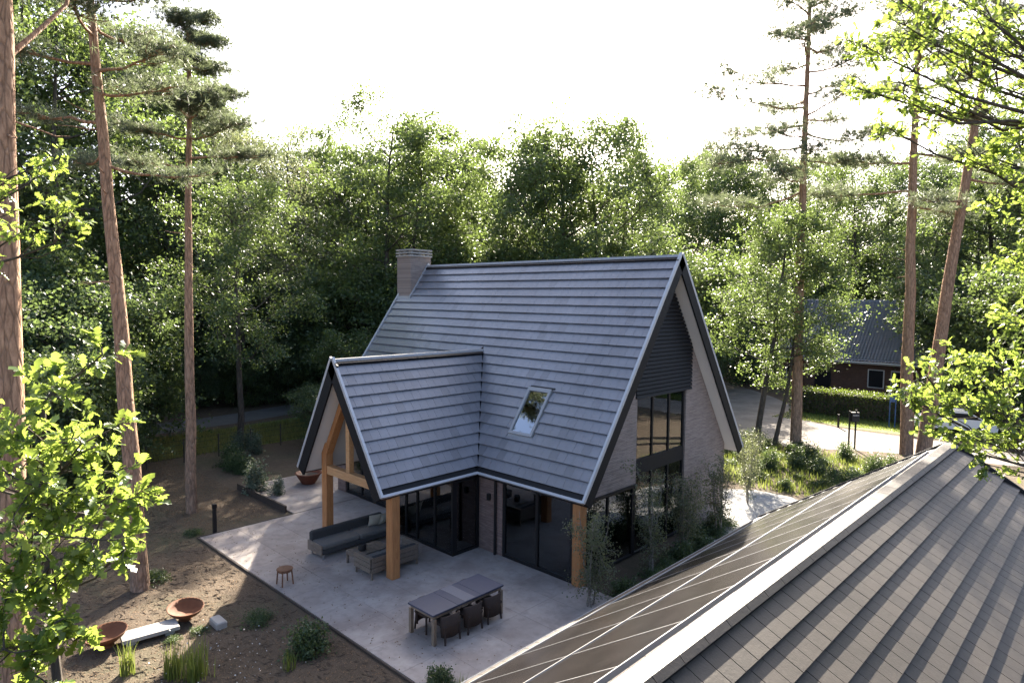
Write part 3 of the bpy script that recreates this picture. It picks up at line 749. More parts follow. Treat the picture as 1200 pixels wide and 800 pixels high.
# dining table
tb = furn('dining_table', (-1.27, -8.31, T0), 0, 'long outdoor dining table with dark glossy top and pale runner across it', 'table')
for k in range(3): part('table_top', 'table_top', tb, (-.475, -1.16 + k * .775, .70), (.475, -1.16 + k * .775 + .768, .745), .006)
part('apron', 'table_wood', tb, (-.43, -1.11, .62), (.43, 1.11, .698))
for sx in (-1, 1):
    for sy in (-1, 1): part('leg', 'table_wood', tb, (sx * .43 - .045, sy * 1.09 - .045, 0), (sx * .43 + .045, sy * 1.09 + .045, .618), .006)
rn = tag(MB().box((-1.27 - .47, -8.31 - .16, T0 + .747), (-1.27 + .47, -8.31 + .18, T0 + .752)).build('table_runner', 'runner'), 'pale cloth runner lying across the middle of the dining table', 'table runner')
def chair_proto():
    r = empty('dining_chair')
    part('seat', 'chair_weave', r, (-.25, -.24, .40), (.25, .24, .46), .02)
    # curved back that wraps round
    V = []; F = []; n = 9
    for i in range(n):
        t = math.pi * (-.5 + i / (n - 1)); x = .27 * math.sin(t); y = -.10 - .17 * math.cos(t)
        for z, k in ((.16, .96), (.70 - .05 * abs(math.sin(t)) ** 3, 1.06)):
            V.append((x * k, y * k, z)); V.append((x * k * .90, y * k * .90 + .005, z))
    for i in range(n - 1):
        a = i * 4; b = a + 4
        F += [(a, b, b + 2, a + 2), (a + 1, a + 3, b + 3, b + 1), (a + 2, b + 2, b + 3, a + 3), (a, a + 1, b + 1, b)]
    F += [(0, 2, 3, 1), ((n - 1) * 4, (n - 1) * 4 + 1, (n - 1) * 4 + 3, (n - 1) * 4 + 2)]
    MB().raw(V, F).build('backrest', 'chair_weave', r, True)
    for sx in (-1, 1):
        for sy in (-1, 1): MB().beam((sx * .20, sy * .19, .41), (sx * .23, sy * .22, 0), .035, .035, (0, 1, 0)).build('leg', 'chair_weave', r)
    return r
cp = chair_proto(); GCH = 'dining chairs along the terrace table'
spots = [(-.86, -9.00, 90, 'garden side of the dining table, at the end away from the house', 0), (-.84, -8.30, 90, '', 1), (-.86, -7.62, 90, '', 2), (-1.56, -9.00, -90, '', 3), (-1.56, -8.30, -90, '', 4), (-1.56, -7.62, -90, '', 5)]
labs = ['brown woven dining chair nearest the garage eave, at the table end facing the garden', 'brown woven dining chair in the middle of the table side facing the garage', 'brown woven dining chair at the house end of the table side facing the garage',
        'brown woven dining chair tucked under the sofa side of the table, garden end', 'brown woven dining chair tucked under the middle of the table, sofa side', 'brown woven dining chair tucked under the table, sofa side, beside the house']
for i, (x, y, a, _, _) in enumerate(spots):
    c = cp if i == 0 else copy_tree(cp)
    c.location = (x, y, T0); c.rotation_euler[2] = R_(a); tag(c, labs[i], 'chair', GCH)

# stool
stl = furn('stool', (-6.30, -10.28, T0), .3, 'low round wooden stool standing alone near the patio edge', 'stool')
MB().lathe([(0, .41), (.20, .41), (.225, .425), (.225, .445), (.205, .455), (.0, .448)], 22).build('seat', 'stool_wood', stl, False)
for k in range(4):
    a = k * math.pi / 2 + .5
    MB().beam((.19 * math.cos(a), .19 * math.sin(a), .42), (.23 * math.cos(a), .23 * math.sin(a), 0), .032, .032, (math.sin(a), -math.cos(a), 0)).build('leg', 'stool_wood', stl)
MB().lathe([(.15, .40), (.19, .40), (.19, .37), (.15, .37), (.15, .40)], 16).build('ring', 'stool_wood', stl)

# sofa (faces +x)
sf = furn('sofa', (-7.45, -7.35, T0), 0, 'grey outdoor sofa on slim legs in front of the left porch post', 'sofa')
part('base', 'cushion_dark', sf, (-.40, -1.33, .14), (.40, 1.33, .30), .02)
part('side_panel', 'grey_teak', sf, (-.42, -1.38, .14), (.42, -1.335, .44), .008); part('side_panel', 'grey_teak', sf, (-.42, 1.335, .14), (.42, 1.38, .44), .008)
for k in range(2): part('seat_cushion', 'cushion_grey', sf, (-.28, -1.32 + k * 1.325, .302), (.41, -1.32 + k * 1.325 + 1.315, .44), .04)
part('backrest', 'cushion_dark', sf, (-.43, -1.33, .302), (-.27, 1.33, .70), .04)
for sx in (-1, 1):
    for sy in (-1, 1): part('leg', 'steel', sf, (sx * .34 - .02, sy * 1.26 - .02, 0), (sx * .34 + .02, sy * 1.26 + .02, .138))
def pillow(loc, rz, tilt, label):
    V = []; F = []; n = 8
    for s_ in (1, -1):
        for i in range(n + 1):
            for j in range(n + 1):
                u, v = i / n * 2 - 1, j / n * 2 - 1; k = (1 - u * u) * (1 - v * v)
                V.append((u * .24 * (1 - .08 * (1 - v * v)), s_ * (.004 + .085 * k ** .55), v * .22 * (1 - .08 * (1 - u * u)) + .22))
    m = (n + 1) ** 2
    for q in range(2):
        for i in range(n):
            for j in range(n):
                a = q * m + i * (n + 1) + j; f = (a, a + 1, a + n + 2, a + n + 1); F.append(f if q == 0 else f[::-1])
    o = MB().raw(V, F).build('pillow', 'pillow_cream', None, True); o.location = loc; o.rotation_euler = (R_(tilt), 0, R_(rz)); tag(o, label, 'pillow')
pillow((-7.48, -6.52, T0 + .44), 80, 20, 'cream scatter cushion leaning at the house end of the grey sofa')
pillow((-7.45, -6.20, T0 + .44), 100, 24, 'cream scatter cushion beside the sofa end nearest the glass bay')

# loveseat, slatted teak, backs onto the terrace
lv = furn('lounge_seat', (-5.20, -7.62, T0), 0, 'slatted grey teak lounge seat beside the front porch post', 'lounge seat')
part('seat_frame', 'grey_teak', lv, (-.42, -.82, .18), (.42, .82, .27), .008)
for k in range(2): part('seat_cushion', 'cushion_grey', lv, (-.40, -.78 + k * .785, .272), (.30, -.78 + k * .785 + .775, .42), .04)
for sy in (-1, 1):
    for k in range(3): part('slat', 'grey_teak', lv, (-.42, sy * .85 - .014, .20 + k * .145), (.40, sy * .85 + .014, .33 + k * .145), .004)
    part('armrest', 'grey_teak', lv, (-.46, sy * .84 - .06, .622), (.46, sy * .84 + .06, .655), .006)
for k in range(3): part('slat', 'grey_teak', lv, (.405, -.82, .20 + k * .145), (.433, .82, .33 + k * .145), .004)
part('back_cushion', 'cushion_dark', lv, (.27, -.78, .422), (.40, .78, .64), .03)
for sx in (-1, 1):
    for sy in (-1, 1): part('leg', 'grey_teak', lv, (sx * .40 - .025, sy * .80 - .025, 0), (sx * .40 + .025, sy * .80 + .025, .178))
ct = furn('coffee_table', (-6.05, -7.72, T0), 0, 'low grey teak coffee table between the sofa and the slatted seat', 'table')
for k in range(5): part('plank', 'grey_teak', ct, (-.34, -.56 + k * .226, .36), (.34, -.56 + k * .226 + .218, .395), .004)
part('apron', 'grey_teak', ct, (-.31, -.54, .27), (.31, .54, .358))
for sx in (-1, 1):
    for sy in (-1, 1): part('leg', 'grey_teak', ct, (sx * .30 - .03, sy * .52 - .03, 0), (sx * .30 + .03, sy * .52 + .03, .358))
pot = tag(MB().lathe([(0, .0), (.10, .0), (.125, .06), (.125, .20), (.11, .20), (.11, .17), (0, .165)], 18).build('pot', 'pot_black'), 'small black pot standing on the low teak coffee table', 'pot'); pot.location = (-6.02, -7.95, T0 + .396)

# round planter bowl at the left of the porch
bl = furn('planter_bowl', (-14.85, -4.85, T0), 0, 'wide dark terracotta bowl on the side terrace by the house corner', 'planter')
MB().lathe([(0, 0), (.28, 0), (.30, .05), (.46, .30), (.52, .42), (.56, .43), (.56, .47), (.50, .47), (.44, .36), (0, .33)], 28).build('bowl', 'terracotta', bl, True)
MB().lathe([(.0, .34), (.22, .36), (.43, .365)], 20).build('soil', 'rust_edge', bl)

# two fire bowls with a stone bench between them
def fire_bowl(x, y, r, label):
    t = furn('fire_bowl', (x, y, 0), 0, label, 'fire bowl')
    V = []; F = []; n = 30; prof = [(.15, .10), (.55, .14), (.85, .24), (1.0, .34), (.985, .352), (.83, .27), (.5, .18), (.0, .15)]
    MB().lathe([(a * r, b) for a, b in prof], n).build('bowl', 'corten', t, True)
    MB().lathe([(.0, .005), (.34 * r, .005), (.30 * r, .12), (0, .12)], 20).build('foot', 'corten', t)
    return t
fb1 = fire_bowl(-6.25, -12.95, .43, 'rusty steel fire bowl at the terrace end of the stone bench'); fb1.rotation_euler[1] = R_(7)
fb2 = fire_bowl(-6.20, -14.68, .46, 'rusty steel fire bowl at the young-oak end of the stone bench'); fb2.rotation_euler[0] = R_(5)
bn = furn('stone_bench', (-5.95, -13.85, 0), R_(-8), 'pale concrete bench slab between the two rusty fire bowls', 'bench')
part('slab', 'concrete_light', bn, (-.26, -.60, .10), (.26, .60, .19), .012); part('foot', 'concrete_light', bn, (-.18, -.5, -.02), (.18, -.3, .098)); part('foot', 'concrete_light', bn, (-.18, .3, -.02), (.18, .5, .098))
tag(MB().box((-5.62, -12.62, -.03), (-5.12, -12.36, .16), .03).build('stone_block', 'concrete_light'), 'small pale stone block beside the terrace-end fire bowl', 'stone')

def bollard(x, y, h, label):
    t = furn('bollard_light', (x, y, 0), 0, label, 'bollard light')
    part('post', 'black_frame', t, (-.055, -.055, -.05), (.055, .055, h - .14), .006); part('lamp_head', 'black_board', t, (-.065, -.065, h - .138), (.065, .065, h), .008)
bollard(-11.72, -10.05, 1.02, 'slim black bollard light at the left corner of the patio')
bollard(-2.97, 25.6, .85, 'short black bollard on the grass verge in front of the hedge')
mbx = furn('letterbox', (-.42, 19.6, 0), R_(45), 'dark letterbox on two tall posts beside the driveway', 'letterbox')
for sx in (-1, 1): MB().tube([(sx * .17, 0, -.05), (sx * .17, 0, 2.15 + sx * .03)], .05, 8).build('post', 'black_frame', mbx)
part('box', 'gutter_dark', mbx, (-.12, -.14, 1.55), (.30, .14, 2.05), .01); part('flap', 'steel', mbx, (-.08, -.15, 1.86), (.26, -.142, 1.92))
sg_ = furn('blue_sign', (-.55, 28.2, 0), R_(20), 'narrow blue sign on two posts in front of the hedge', 'sign')
for sx in (-1, 1): MB().tube([(sx * .16, 0, -.05), (sx * .16, 0, 2.2)], .035, 8).build('post', 'sign_blue', sg_)
part('board', 'sign_blue', sg_, (-.12, -.02, 1.65), (.12, .02, 2.15))

# wire fence
fn_ = furn('wire_fence', (-22.6, -3.0, 0), R_(4), 'low wire fence with thin dark posts along the grass strip', 'fence')
for k in range(8): MB().tube([(0, -6 + k * 1.7, -.05), (0, -6 + k * 1.7, 1.15)], .035, 6).build('post', 'oak_bark', fn_)
for z in (.3, .6, .9, 1.1): MB().tube([(0, -6, z), (0, 5.9, z)], .007, 5).build('wire', 'black_frame', fn_)

# ------------------------------------------------------------------ neighbour's house
NX0, NX1, NY0, NY1 = -14.0, 2.5, 43.5, 53.0
nb = tag(empty('neighbour_house', (-6, 48, 0)), 'brick neighbour house with dark pantiled roof behind the hedge', 'house'); NO = Vector((-6, 48, 0))
def npart(name, mb, mat, parent=None):
    o = mb.build(name, mat, parent or nb); o.data.transform(Matrix.Translation(-NO)); return o
npart('wall', MB().box((NX0, NY0, 0), (NX1, NY1, 3.0)), 'brick_neighbour')
for gx in (NX0, NX1 - .3): npart('gable', MB().prism([(gx, NY0, 3.0), (gx, NY1, 3.0), (gx, 48.25, 7.9)], (.3, 0, 0)), 'brick_neighbour')
def pantile(y_e, y_r, z_e, z_r, name):
    nu, ns = 66 * 4, 24; L = math.hypot(y_r - y_e, z_r - z_e); sg = 1 if y_r > y_e else -1
    u = np.linspace(NX0 - .3, NX1 + .3, nu + 1); rows = []
    nrm = np.array([0, -(z_r - z_e) * sg / L, abs(y_r - y_e) / L]); 
    if nrm[2] < 0: nrm = -nrm
    prof = .045 * np.sin(np.arange(nu + 1) / 4 * 2 * np.pi) + .03
    V = []
    for k in range(ns):
        for t, h in ((k / ns, .10), ((k + 1) / ns + .0, .0)):
            base = np.array([0, y_e + (y_r - y_e) * t, z_e + (z_r - z_e) * t])
            P = np.zeros((nu + 1, 3)); P[:, 0] = u; P += base; P += nrm[None] * (prof + h)[:, None]; V.append(P)
    V = np.concatenate(V); i = np.arange(2 * ns * (nu + 1)).reshape(2 * ns, nu + 1)
    F = np.stack([i[:-1, :-1], i[:-1, 1:], i[1:, 1:], i[1:, :-1]], -1).reshape(-1, 4)
    if sg < 0: F = F[:, ::-1]
    me = np_mesh(name, V - np.array(NO), F, 'roof_tile', np.full(len(V), .2)); return tag(link(name, me, nb), kind='stuff')
pantile(42.9, 48.25, 2.85, 8.05, 'pantiles'); pantile(53.6, 48.25, 2.85, 8.05, 'pantiles')
npart('ridge', MB().tube([(NX0 - .3, 48.25, 8.08), (NX1 + .3, 48.25, 8.08)], .13, 8), 'roof_tile')
npart('fascia', MB().box((NX0 - .3, 42.78, 2.66), (NX1 + .3, 42.86, 2.86)), 'white_frame')
npart('gutter', MB().tube([(NX0 - .3, 42.72, 2.80), (NX1 + .3, 42.72, 2.80)], .07, 8), 'white_frame')
def nwin(x0, x1, z0, z1, arch=False, name='window'):
    pts = [(x0, z0), (x1, z0)] + ([(x0 + (x1 - x0) * (.5 + .5 * math.cos(t)), z1 + (x1 - x0) * .5 * math.sin(t)) for t in np.linspace(0, math.pi, 9)] if arch else [(x1, z1), (x0, z1)])
    w = npart(name, MB().prism([(a, NY0 - .004, b) for a, b in pts], (0, -.05, 0)), 'black_frame' if arch else 'white_frame')
    cx, cz = (x0 + x1) / 2, (z0 + z1) / 2
    npart('pane', MB().prism([(cx + (a - cx) * .86, NY0 - .058, cz + (b - cz) * .90) for a, b in pts], (0, -.012, 0)), 'black_board', w)
nwin(-10.6, -9.2, .2, 1.5, True, 'door'); nwin(-6.2, -4.9, .6, 2.2); nwin(-4.4, -3.4, .1, 2.2, False, 'door'); nwin(-1.6, .2, .7, 2.1); nwin(-13.2, -12.0, .8, 2.0)

# white car parked behind the two pines
car = tag(empty('parked_car', (2.6, 29.2, 0), R_(15)), 'white car parked between the hedge and the twin pines', 'car')
V = []
prof = [(-2.1, .35), (-2.15, .7), (-1.95, .95), (-1.3, 1.0), (-.7, 1.42), (.75, 1.45), (1.5, 1.02), (2.05, .9), (2.15, .6), (2.1, .35)]
MB().prism([(x, -.86, z) for x, z in prof], (0, 1.72, 0)).build('body', 'car_white', car)
for sy in (-.872, .862): MB().prism([(-1.15, sy, 1.02), (1.35, sy, 1.02), (.7, sy, 1.36), (-.65, sy, 1.36)], (0, .01, 0)).build('window', 'black_board', car)
MB().prism([(-1.28, -.75, 1.03), (-.72, -.68, 1.41), (-.72, .68, 1.41), (-1.28, .75, 1.03)], (-.02, 0, .012)).build('windscreen', 'black_board', car)
for x in (-1.35, 1.35):
    for y in (-.80, .80):
        w = MB().tube([(x, y - .1, .32), (x, y + .1, .32)], .32, 18).build('wheel', 'tyre', car); MB().tube([(x, y - .115, .32), (x, y + .115, .32)], .19, 14).build('rim', 'steel', w)
for y in (-.65, .65): part('tail_light', 'red_light', car, (2.10, y - .14, .68), (2.165, y + .14, .84)); part('headlight', 'white_frame', car, (-2.17, y - .15, .62), (-2.11, y + .15, .76))

# ------------------------------------------------------------------ vegetation
def tubes_np(branches, sides):
    V = []; F = []; b = 0; ang = np.linspace(0, 2 * np.pi, sides, endpoint=False)
    for P, r in branches:
        P = np.asarray(P, float); n = len(P); D = np.gradient(P, axis=0); D /= np.linalg.norm(D, axis=1)[:, None] + 1e-9
        A = np.cross(D, np.where(np.abs(D[:, 2:3]) < .9, [[0, 0, 1.]], [[1., 0, 0]])); A /= np.linalg.norm(A, axis=1)[:, None] + 1e-9
        B = np.cross(D, A); r = np.asarray(r, float)
        ring = P[:, None] + (A[:, None] * np.cos(ang)[None, :, None] + B[:, None] * np.sin(ang)[None, :, None]) * r[:, None, None]
        V.append(ring.reshape(-1, 3)); i = np.arange(n * sides).reshape(n, sides) + b
        F.append(np.stack([i[:-1], np.roll(i[:-1], -1, 1), np.roll(i[1:], -1, 1), i[1:]], -1).reshape(-1, 4)); b += n * sides
    return np.concatenate(V), np.concatenate(F)
def curve(a, b, n, bend, rng, up=0.0):
    t = np.linspace(0, 1, n)[:, None]; a = np.asarray(a); b = np.asarray(b); L = np.linalg.norm(b - a)
    off = rng.normal(0, bend * L, (1, 3)); P = a + (b - a) * t + off * (np.sin(np.pi * t)) ; P[:, 2] += up * L * (t[:, 0] ** 2 - t[:, 0]); 
    P[1:-1] += rng.normal(0, bend * L * .22, (n - 2, 3)); return P
def rand_dirs(rng, n, upb=0.0):
    d = rng.normal(0, 1, (n, 3)); d[:, 2] += upb; return d / np.linalg.norm(d, axis=1)[:, None]
def leaves_np(cent, size, rng, upb=.6, aspect=.62, fold=.25):
    """folded rhombic leaves: 4 verts, 2 tris"""
    n = len(cent); N = rand_dirs(rng, n, upb); T = np.cross(N, rand_dirs(rng, n)); T /= np.linalg.norm(T, axis=1)[:, None] + 1e-9; B = np.cross(N, T)
    s = size * rng.uniform(.65, 1.3, n)[:, None]
    p0 = cent - T * s * .5; p2 = cent + T * s * .5; m = cent + N * s * fold * .3 + T * s * .05
    p1 = cent + B * s * aspect * .5 - N * s * fold * .35; p3 = cent - B * s * aspect * .5 - N * s * fold * .35
    V = np.stack([p0, p1, p2, p3], 1).reshape(-1, 3); i = np.arange(n)[:, None] * 4
    F = np.concatenate([i + [[0, 1, 2]], i + [[0, 2, 3]]]); return V, F, np.repeat(rng.random(n), 4)
def tree_mesh(seed, H=18., Rc=4.2, base=.28, nl=17, nsub=5, lpc=84, leaf=.175, spread=.70, lean=0.0, mat='oak_leaf', barkm='oak_bark', top=.5, r0=.24, droop=0.0):
    rng = np.random.default_rng(seed); br = []; cl = []
    tp = np.array([rng.normal(0, .5), rng.normal(0, .5), H * .93]); T = curve((0, 0, 0), tp, 9, .018, rng); br.append((T, np.linspace(r0, .03, 9)))
    T[0, 2] = -.2
    for k in range(nl):
        t = base + (.93 - base) * ((k + rng.uniform(-.3, .3)) / (nl - 1)); t = min(max(t, base * .9), .94)
        f = t * 8; i0 = int(min(f, 7)); P0 = T[i0] + (T[i0 + 1] - T[i0]) * (f - i0)
        az = k * 2.39996 + rng.uniform(-.5, .5); q = (t - top) / (1.02 - top if t > top else top - base * .55)
        Lr = Rc * math.sqrt(max(.06, 1 - q * q * .92)) * rng.uniform(.72, 1.12)
        upa = rng.uniform(.25, .7) + (t - base) * .45 - droop
        P1 = P0 + np.array([math.cos(az) * Lr, math.sin(az) * Lr, Lr * upa]); P1[2] = min(P1[2], H * .985)
        Lb = curve(P0, P1, 6, .06, rng, .35); br.append((Lb, np.linspace(max(.028, r0 * .42 * (1 - t * .7)), .012, 6))); cl.append((Lb[-1], 1.0)); cl.append((Lb[-2], .8))
        for j in range(nsub):
            u = rng.uniform(.35, .97) * 5; a = int(min(u, 4)); Q0 = Lb[a] + (Lb[a + 1] - Lb[a]) * (u - a)
            d = rand_dirs(rng, 1, .35 - droop)[0] + np.array([math.cos(az), math.sin(az), 0]) * .55; d /= np.linalg.norm(d)
            ls = Lr * rng.uniform(.22, .48) + .3; Q1 = Q0 + d * ls; B2 = curve(Q0, Q1, 4, .08, rng, .1); br.append((B2, np.linspace(.022, .006, 4)))
            cl.append((Q1, 1.0)); cl.append((B2[2], .75)); 
            if rng.random() < .6: cl.append((Q1 + rand_dirs(rng, 1, .1)[0] * spread, .9))
    for z in np.linspace(.80, .975, 16): cl.append((np.array([tp[0] + rng.normal(0, .55 + (1 - z) * 4), tp[1] + rng.normal(0, .55 + (1 - z) * 4), H * z]), .85))
    C = []
    for c, w in cl:
        n = int(lpc * w * rng.uniform(.5, 1.4)); sp = spread * w * rng.uniform(.7, 1.25); d = rng.normal(0, 1, (n, 3)); d[:, 2] *= .62
        C.append(c + d * sp * .62 - np.array([0, 0, droop * .4]) * np.abs(rng.normal(0, 1, (n, 1))))
    C = np.concatenate(C); V, F, r = leaves_np(C, leaf, rng); tv, tf = tubes_np(br, 6)
    return (np_mesh('trunk', tv, tf, barkm, None, True), np_mesh('crown', V, F, mat, r), H)

def needles_np(cent, dirs, rng, n=16, L=.13, w=.013):
    m = len(cent); D = np.repeat(dirs, n, 0) * .75 + rand_dirs(rng, m * n) * .9; D /= np.linalg.norm(D, axis=1)[:, None]
    C = np.repeat(cent, n, 0); S = np.cross(D, rand_dirs(rng, m * n)); S /= np.linalg.norm(S, axis=1)[:, None] + 1e-9; Ls = L * rng.uniform(.7, 1.25, (m * n, 1))
    V = np.stack([C - S * w * .5, C + S * w * .5, C + D * Ls + S * w * .15, C + D * Ls - S * w * .15], 1).reshape(-1, 3); i = np.arange(m * n)[:, None] * 4
    return V, np.concatenate([i + [[0, 1, 2]], i + [[0, 2, 3]]]), np.repeat(np.repeat(rng.random(m), n), 4)
def pine_mesh(seed, T, r0, limbs, tufts=11, padr=.62, L=.18, w=.015, nn=18, deads=6, leader=True):
    """T trunk polyline; limbs: list of (t, az, length, rise, weight)"""
    rng = np.random.default_rng(seed); T = np.asarray(T, float); n = len(T); br = [(T, np.linspace(r0, r0 * .30, n) if leader else np.linspace(r0, r0 * .7, n))]; C = []; D = []
    def P_at(t): f = t * (n - 1); i = int(min(f, n - 2)); return T[i] + (T[i + 1] - T[i]) * (f - i)
    for (t, az, Lb, rise, wt) in limbs:
        P0 = P_at(t); P1 = P0 + np.array([math.cos(az) * Lb, math.sin(az) * Lb, rise * Lb]); B = curve(P0, P1, 7, .05, rng, .22)
        br.append((B, np.linspace(max(.022, r0 * .20), .010, 7)))
        for k in range(int(12 * wt) + 3):
            u = rng.uniform(.38, 1.0) * 6; a = int(min(u, 5)); Q0 = B[a] + (B[a + 1] - B[a]) * (u - a)
            d = np.array([math.cos(az + rng.normal(0, .9)), math.sin(az + rng.normal(0, .9)), rng.uniform(-.05, .5)]); ls = rng.uniform(.3, .85) * (.5 + Lb * .2); Q1 = Q0 + d * ls
            B2 = curve(Q0, Q1, 4, .07, rng, .15); br.append((B2, np.linspace(.016, .006, 4)))
            m = int(tufts * rng.uniform(.7, 1.5)); tt = rng.uniform(.3, 1.05, m)[:, None]; c = Q0 + (Q1 - Q0) * tt + rng.normal(0, 1, (m, 3)) * np.array([padr, padr, padr * .30]) * .55
            C.append(c); dd = rand_dirs(rng, m, .9) + d * .5; D.append(dd / np.linalg.norm(dd, axis=1)[:, None])
    for k in range(deads):
        t = rng.uniform(.35, .75); az = rng.uniform(0, 6.28); P0 = P_at(t); Ld = rng.uniform(.4, 1.3); P1 = P0 + np.array([math.cos(az) * Ld, math.sin(az) * Ld, rng.uniform(-.2, .2)]); br.append((curve(P0, P1, 4, .08, rng), np.linspace(.022, .006, 4)))
    V, F, r = needles_np(np.concatenate(C), np.concatenate(D), rng, nn, L, w); tv, tf = tubes_np(br, 9)
    return np_mesh('trunk', tv, tf, 'pine_bark', None, True), np_mesh('crown', V, F, 'pine_needle', r)
def plant_tree(name, meshes, loc, rz, sc, label, cat, group):
    t = empty(name, tuple(loc), rz); t.scale = (sc, sc, sc) if not hasattr(sc, '__len__') else sc
    link('trunk', meshes[0], t); link('crown', meshes[1], t); return tag(t, label, cat, group)

PROTO = {
 'oakA': tree_mesh(11, Rc=4.4, nl=20, nsub=6), 'oakB': tree_mesh(12, Rc=3.9, base=.20, nl=22), 'oakC': tree_mesh(13, Rc=4.8, base=.33, nl=17, nsub=7, lpc=76),
 'slim': tree_mesh(14, Rc=3.1, base=.28, nl=18, nsub=5, r0=.18, lpc=80), 'birch': tree_mesh(15, Rc=3.3, base=.25, nl=20, nsub=5, lpc=105, leaf=.11, mat='birch_leaf', droop=.35, r0=.17, spread=.8),
 'dark': tree_mesh(16, Rc=4.2, base=.10, nl=26, nsub=5, mat='dark_leaf', top=.4),
 'under': tree_mesh(17, H=7., Rc=2.9, base=.08, nl=18, nsub=6, lpc=75, leaf=.17, mat='dark_leaf', top=.4, r0=.09, spread=.6),
 'under2': tree_mesh(18, H=5., Rc=2.3, base=.05, nl=16, nsub=6, lpc=75, leaf=.14, mat='oak_leaf', top=.4, r0=.06, spread=.5)}
PROTO['dark2'] = tree_mesh(21, Rc=3.7, base=.13, nl=24, nsub=5, mat='dark_leaf', top=.45)
LAB = {'oakA': ('oak_tree', 'broad leafy oak with spreading crown', 'tree'), 'oakB': ('oak_tree', 'dense leafy oak with low branches', 'tree'),
       'oakC': ('oak_tree', 'high-crowned oak with bare lower trunk', 'tree'), 'slim': ('slender_tree', 'slender leafy tree rising among oaks', 'tree'),
       'birch': ('birch_tree', 'grey-green birch with fine drooping foliage', 'tree'), 'dark': ('leafy_tree', 'dark green tree with low-hanging foliage', 'tree'),
       'dark2': ('leafy_tree', 'dark green upright tree with full crown', 'tree'), 'under': ('understorey_tree', 'small dark bushy tree in the undergrowth', 'small tree'),
       'under2': ('woodland_shrub', 'tall leafy shrub in the undergrowth', 'shrub')}
def zone(px, depth):
    if px < 150: return 'behind the garden pines' if depth < 44 else 'deep in the wood beyond the garden pines'
    if px < 350: return 'beside the woodland road' if depth < 60 else 'deep in the wood beyond the woodland road'
    if px < 790: return 'at the wood edge behind the house' if depth < 60 else 'deep in the wood behind the house'
    if px < 1000: return 'at the far end of the driveway' if depth < 85 else 'in the distant wood past the driveway'
    return 'beside the neighbour house' if depth < 75 else 'in the wood behind the neighbour house'
rt = random.Random(5)
def forest(px, depth, ytop, kind):
    m = PROTO[kind]; top = at(px, ytop, depth); s = top[2] / m[2]; n, l, c = LAB[kind]; z_ = zone(px, depth); g = l + ' ' + z_; l = g
    plant_tree(n, m, (top[0], top[1], -.05), rt.uniform(0, 6.28), s, l, c, g)
FRONT = [(10, 38, -70, 'dark'), (62, 36, -10, 'oakB'), (110, 44, 20, 'dark2'), (150, 48, 50, 'oakA'), (192, 46, 85, 'dark'), (240, 52, 120, 'dark2'), (283, 48, 115, 'birch'), (326, 54, 145, 'birch'), (362, 62, 172, 'oakB'), (400, 62, 150, 'oakC'),
         (448, 48, 120, 'oakA'), (494, 50, 140, 'slim'), (512, 68, 140, 'oakC'), (525, 68, 146, 'slim'), (545, 66, 152, 'slim'), (425, 58, 168, 'slim'), (590, 52, 160, 'oakC'), (628, 48, 158, 'slim'), (664, 45, 128, 'oakA'), (710, 49, 146, 'oakC'), (750, 52, 160, 'slim'), (772, 80, 184, 'oakA'), (800, 88, 186, 'oakB'),
         (830, 92, 182, 'oakC'), (850, 98, 174, 'oakB'), (868, 96, 176, 'oakA'), (915, 98, 184, 'oakC'), (962, 90, 184, 'oakC'), (1008, 66, 178, 'oakA'), (1050, 72, 190, 'oakB'), (1105, 58, 160, 'dark2'), (1160, 52, 130, 'dark'), (1215, 48, 110, 'oakB'), (1270, 44, 90, 'oakA'),
         (-60, 38, 40, 'dark'), (-130, 34, 20, 'oakB')]
for f in FRONT: forest(*f)
k = 0
for row, (d0, y0) in enumerate(((62, 215), (80, 235), (100, 250))):
    for px in range(-140, 1360, 58):
        if (950 < px < 1130 and row == 0) or (770 < px < 975 and row < 2): continue
        forest(px + rt.uniform(-20, 20), d0 + rt.uniform(-7, 7), y0 + rt.uniform(-28, 22), ('oakB', 'dark', 'oakA', 'dark2', 'slim')[(k * 7 + row) % 5]); k += 1
UND = [(20, 33, 320), (70, 30, 345), (120, 34, 330), (165, 50, 340), (205, 52, 350), (250, 54, 345), (300, 53, 340), (345, 52, 335), (385, 50, 345), (430, 48, 330), (480, 50, 320), (540, 52, 300), (600, 54, 300), (660, 54, 300), (720, 55, 300), (790, 56, 320), (842, 60, 335), (890, 66, 335), (930, 70, 330),
       (1130, 50, 320), (1180, 44, 330), (1240, 40, 330), (-20, 34, 330), (-70, 30, 330), (405, 40, 400), (375, 35, 455), (180, 45, 415), (205, 47, 425), (232, 46, 420), (258, 49, 412), (285, 47, 418), (312, 50, 408), (338, 48, 402), (222, 56, 380), (275, 57, 375), (325, 58, 372), (60, 25, 430), (10, 23, 420), (105, 29, 420), (140, 33, 410)]
for px in range(-150, 1350, 42):
    if not 770 < px < 1120: UND.append((px + rt.uniform(-12, 12), rt.uniform(58, 74), rt.uniform(292, 325)))
    UND.append((px + rt.uniform(-12, 12), rt.uniform(76, 100), rt.uniform(300, 325)))
for i, (px, d, y) in enumerate(UND): forest(px, d, y, 'under' if i % 3 else 'under2')

for i, (x, y, kd) in enumerate(((30, 33, 'dark'), (15, 42, 'dark'), (41, 26, 'oakA'), (52, 14, 'dark'), (22, 50, 'oakA'), (50, 38, 'dark2'))):
    m_ = PROTO[kd]; plant_tree('roadside_tree', m_, (x, y, -.05), i * 1.3, .85 + .04 * (i % 4), 'leafy tree standing on the far side of the garage', 'tree', 'trees on the far side of the garage')
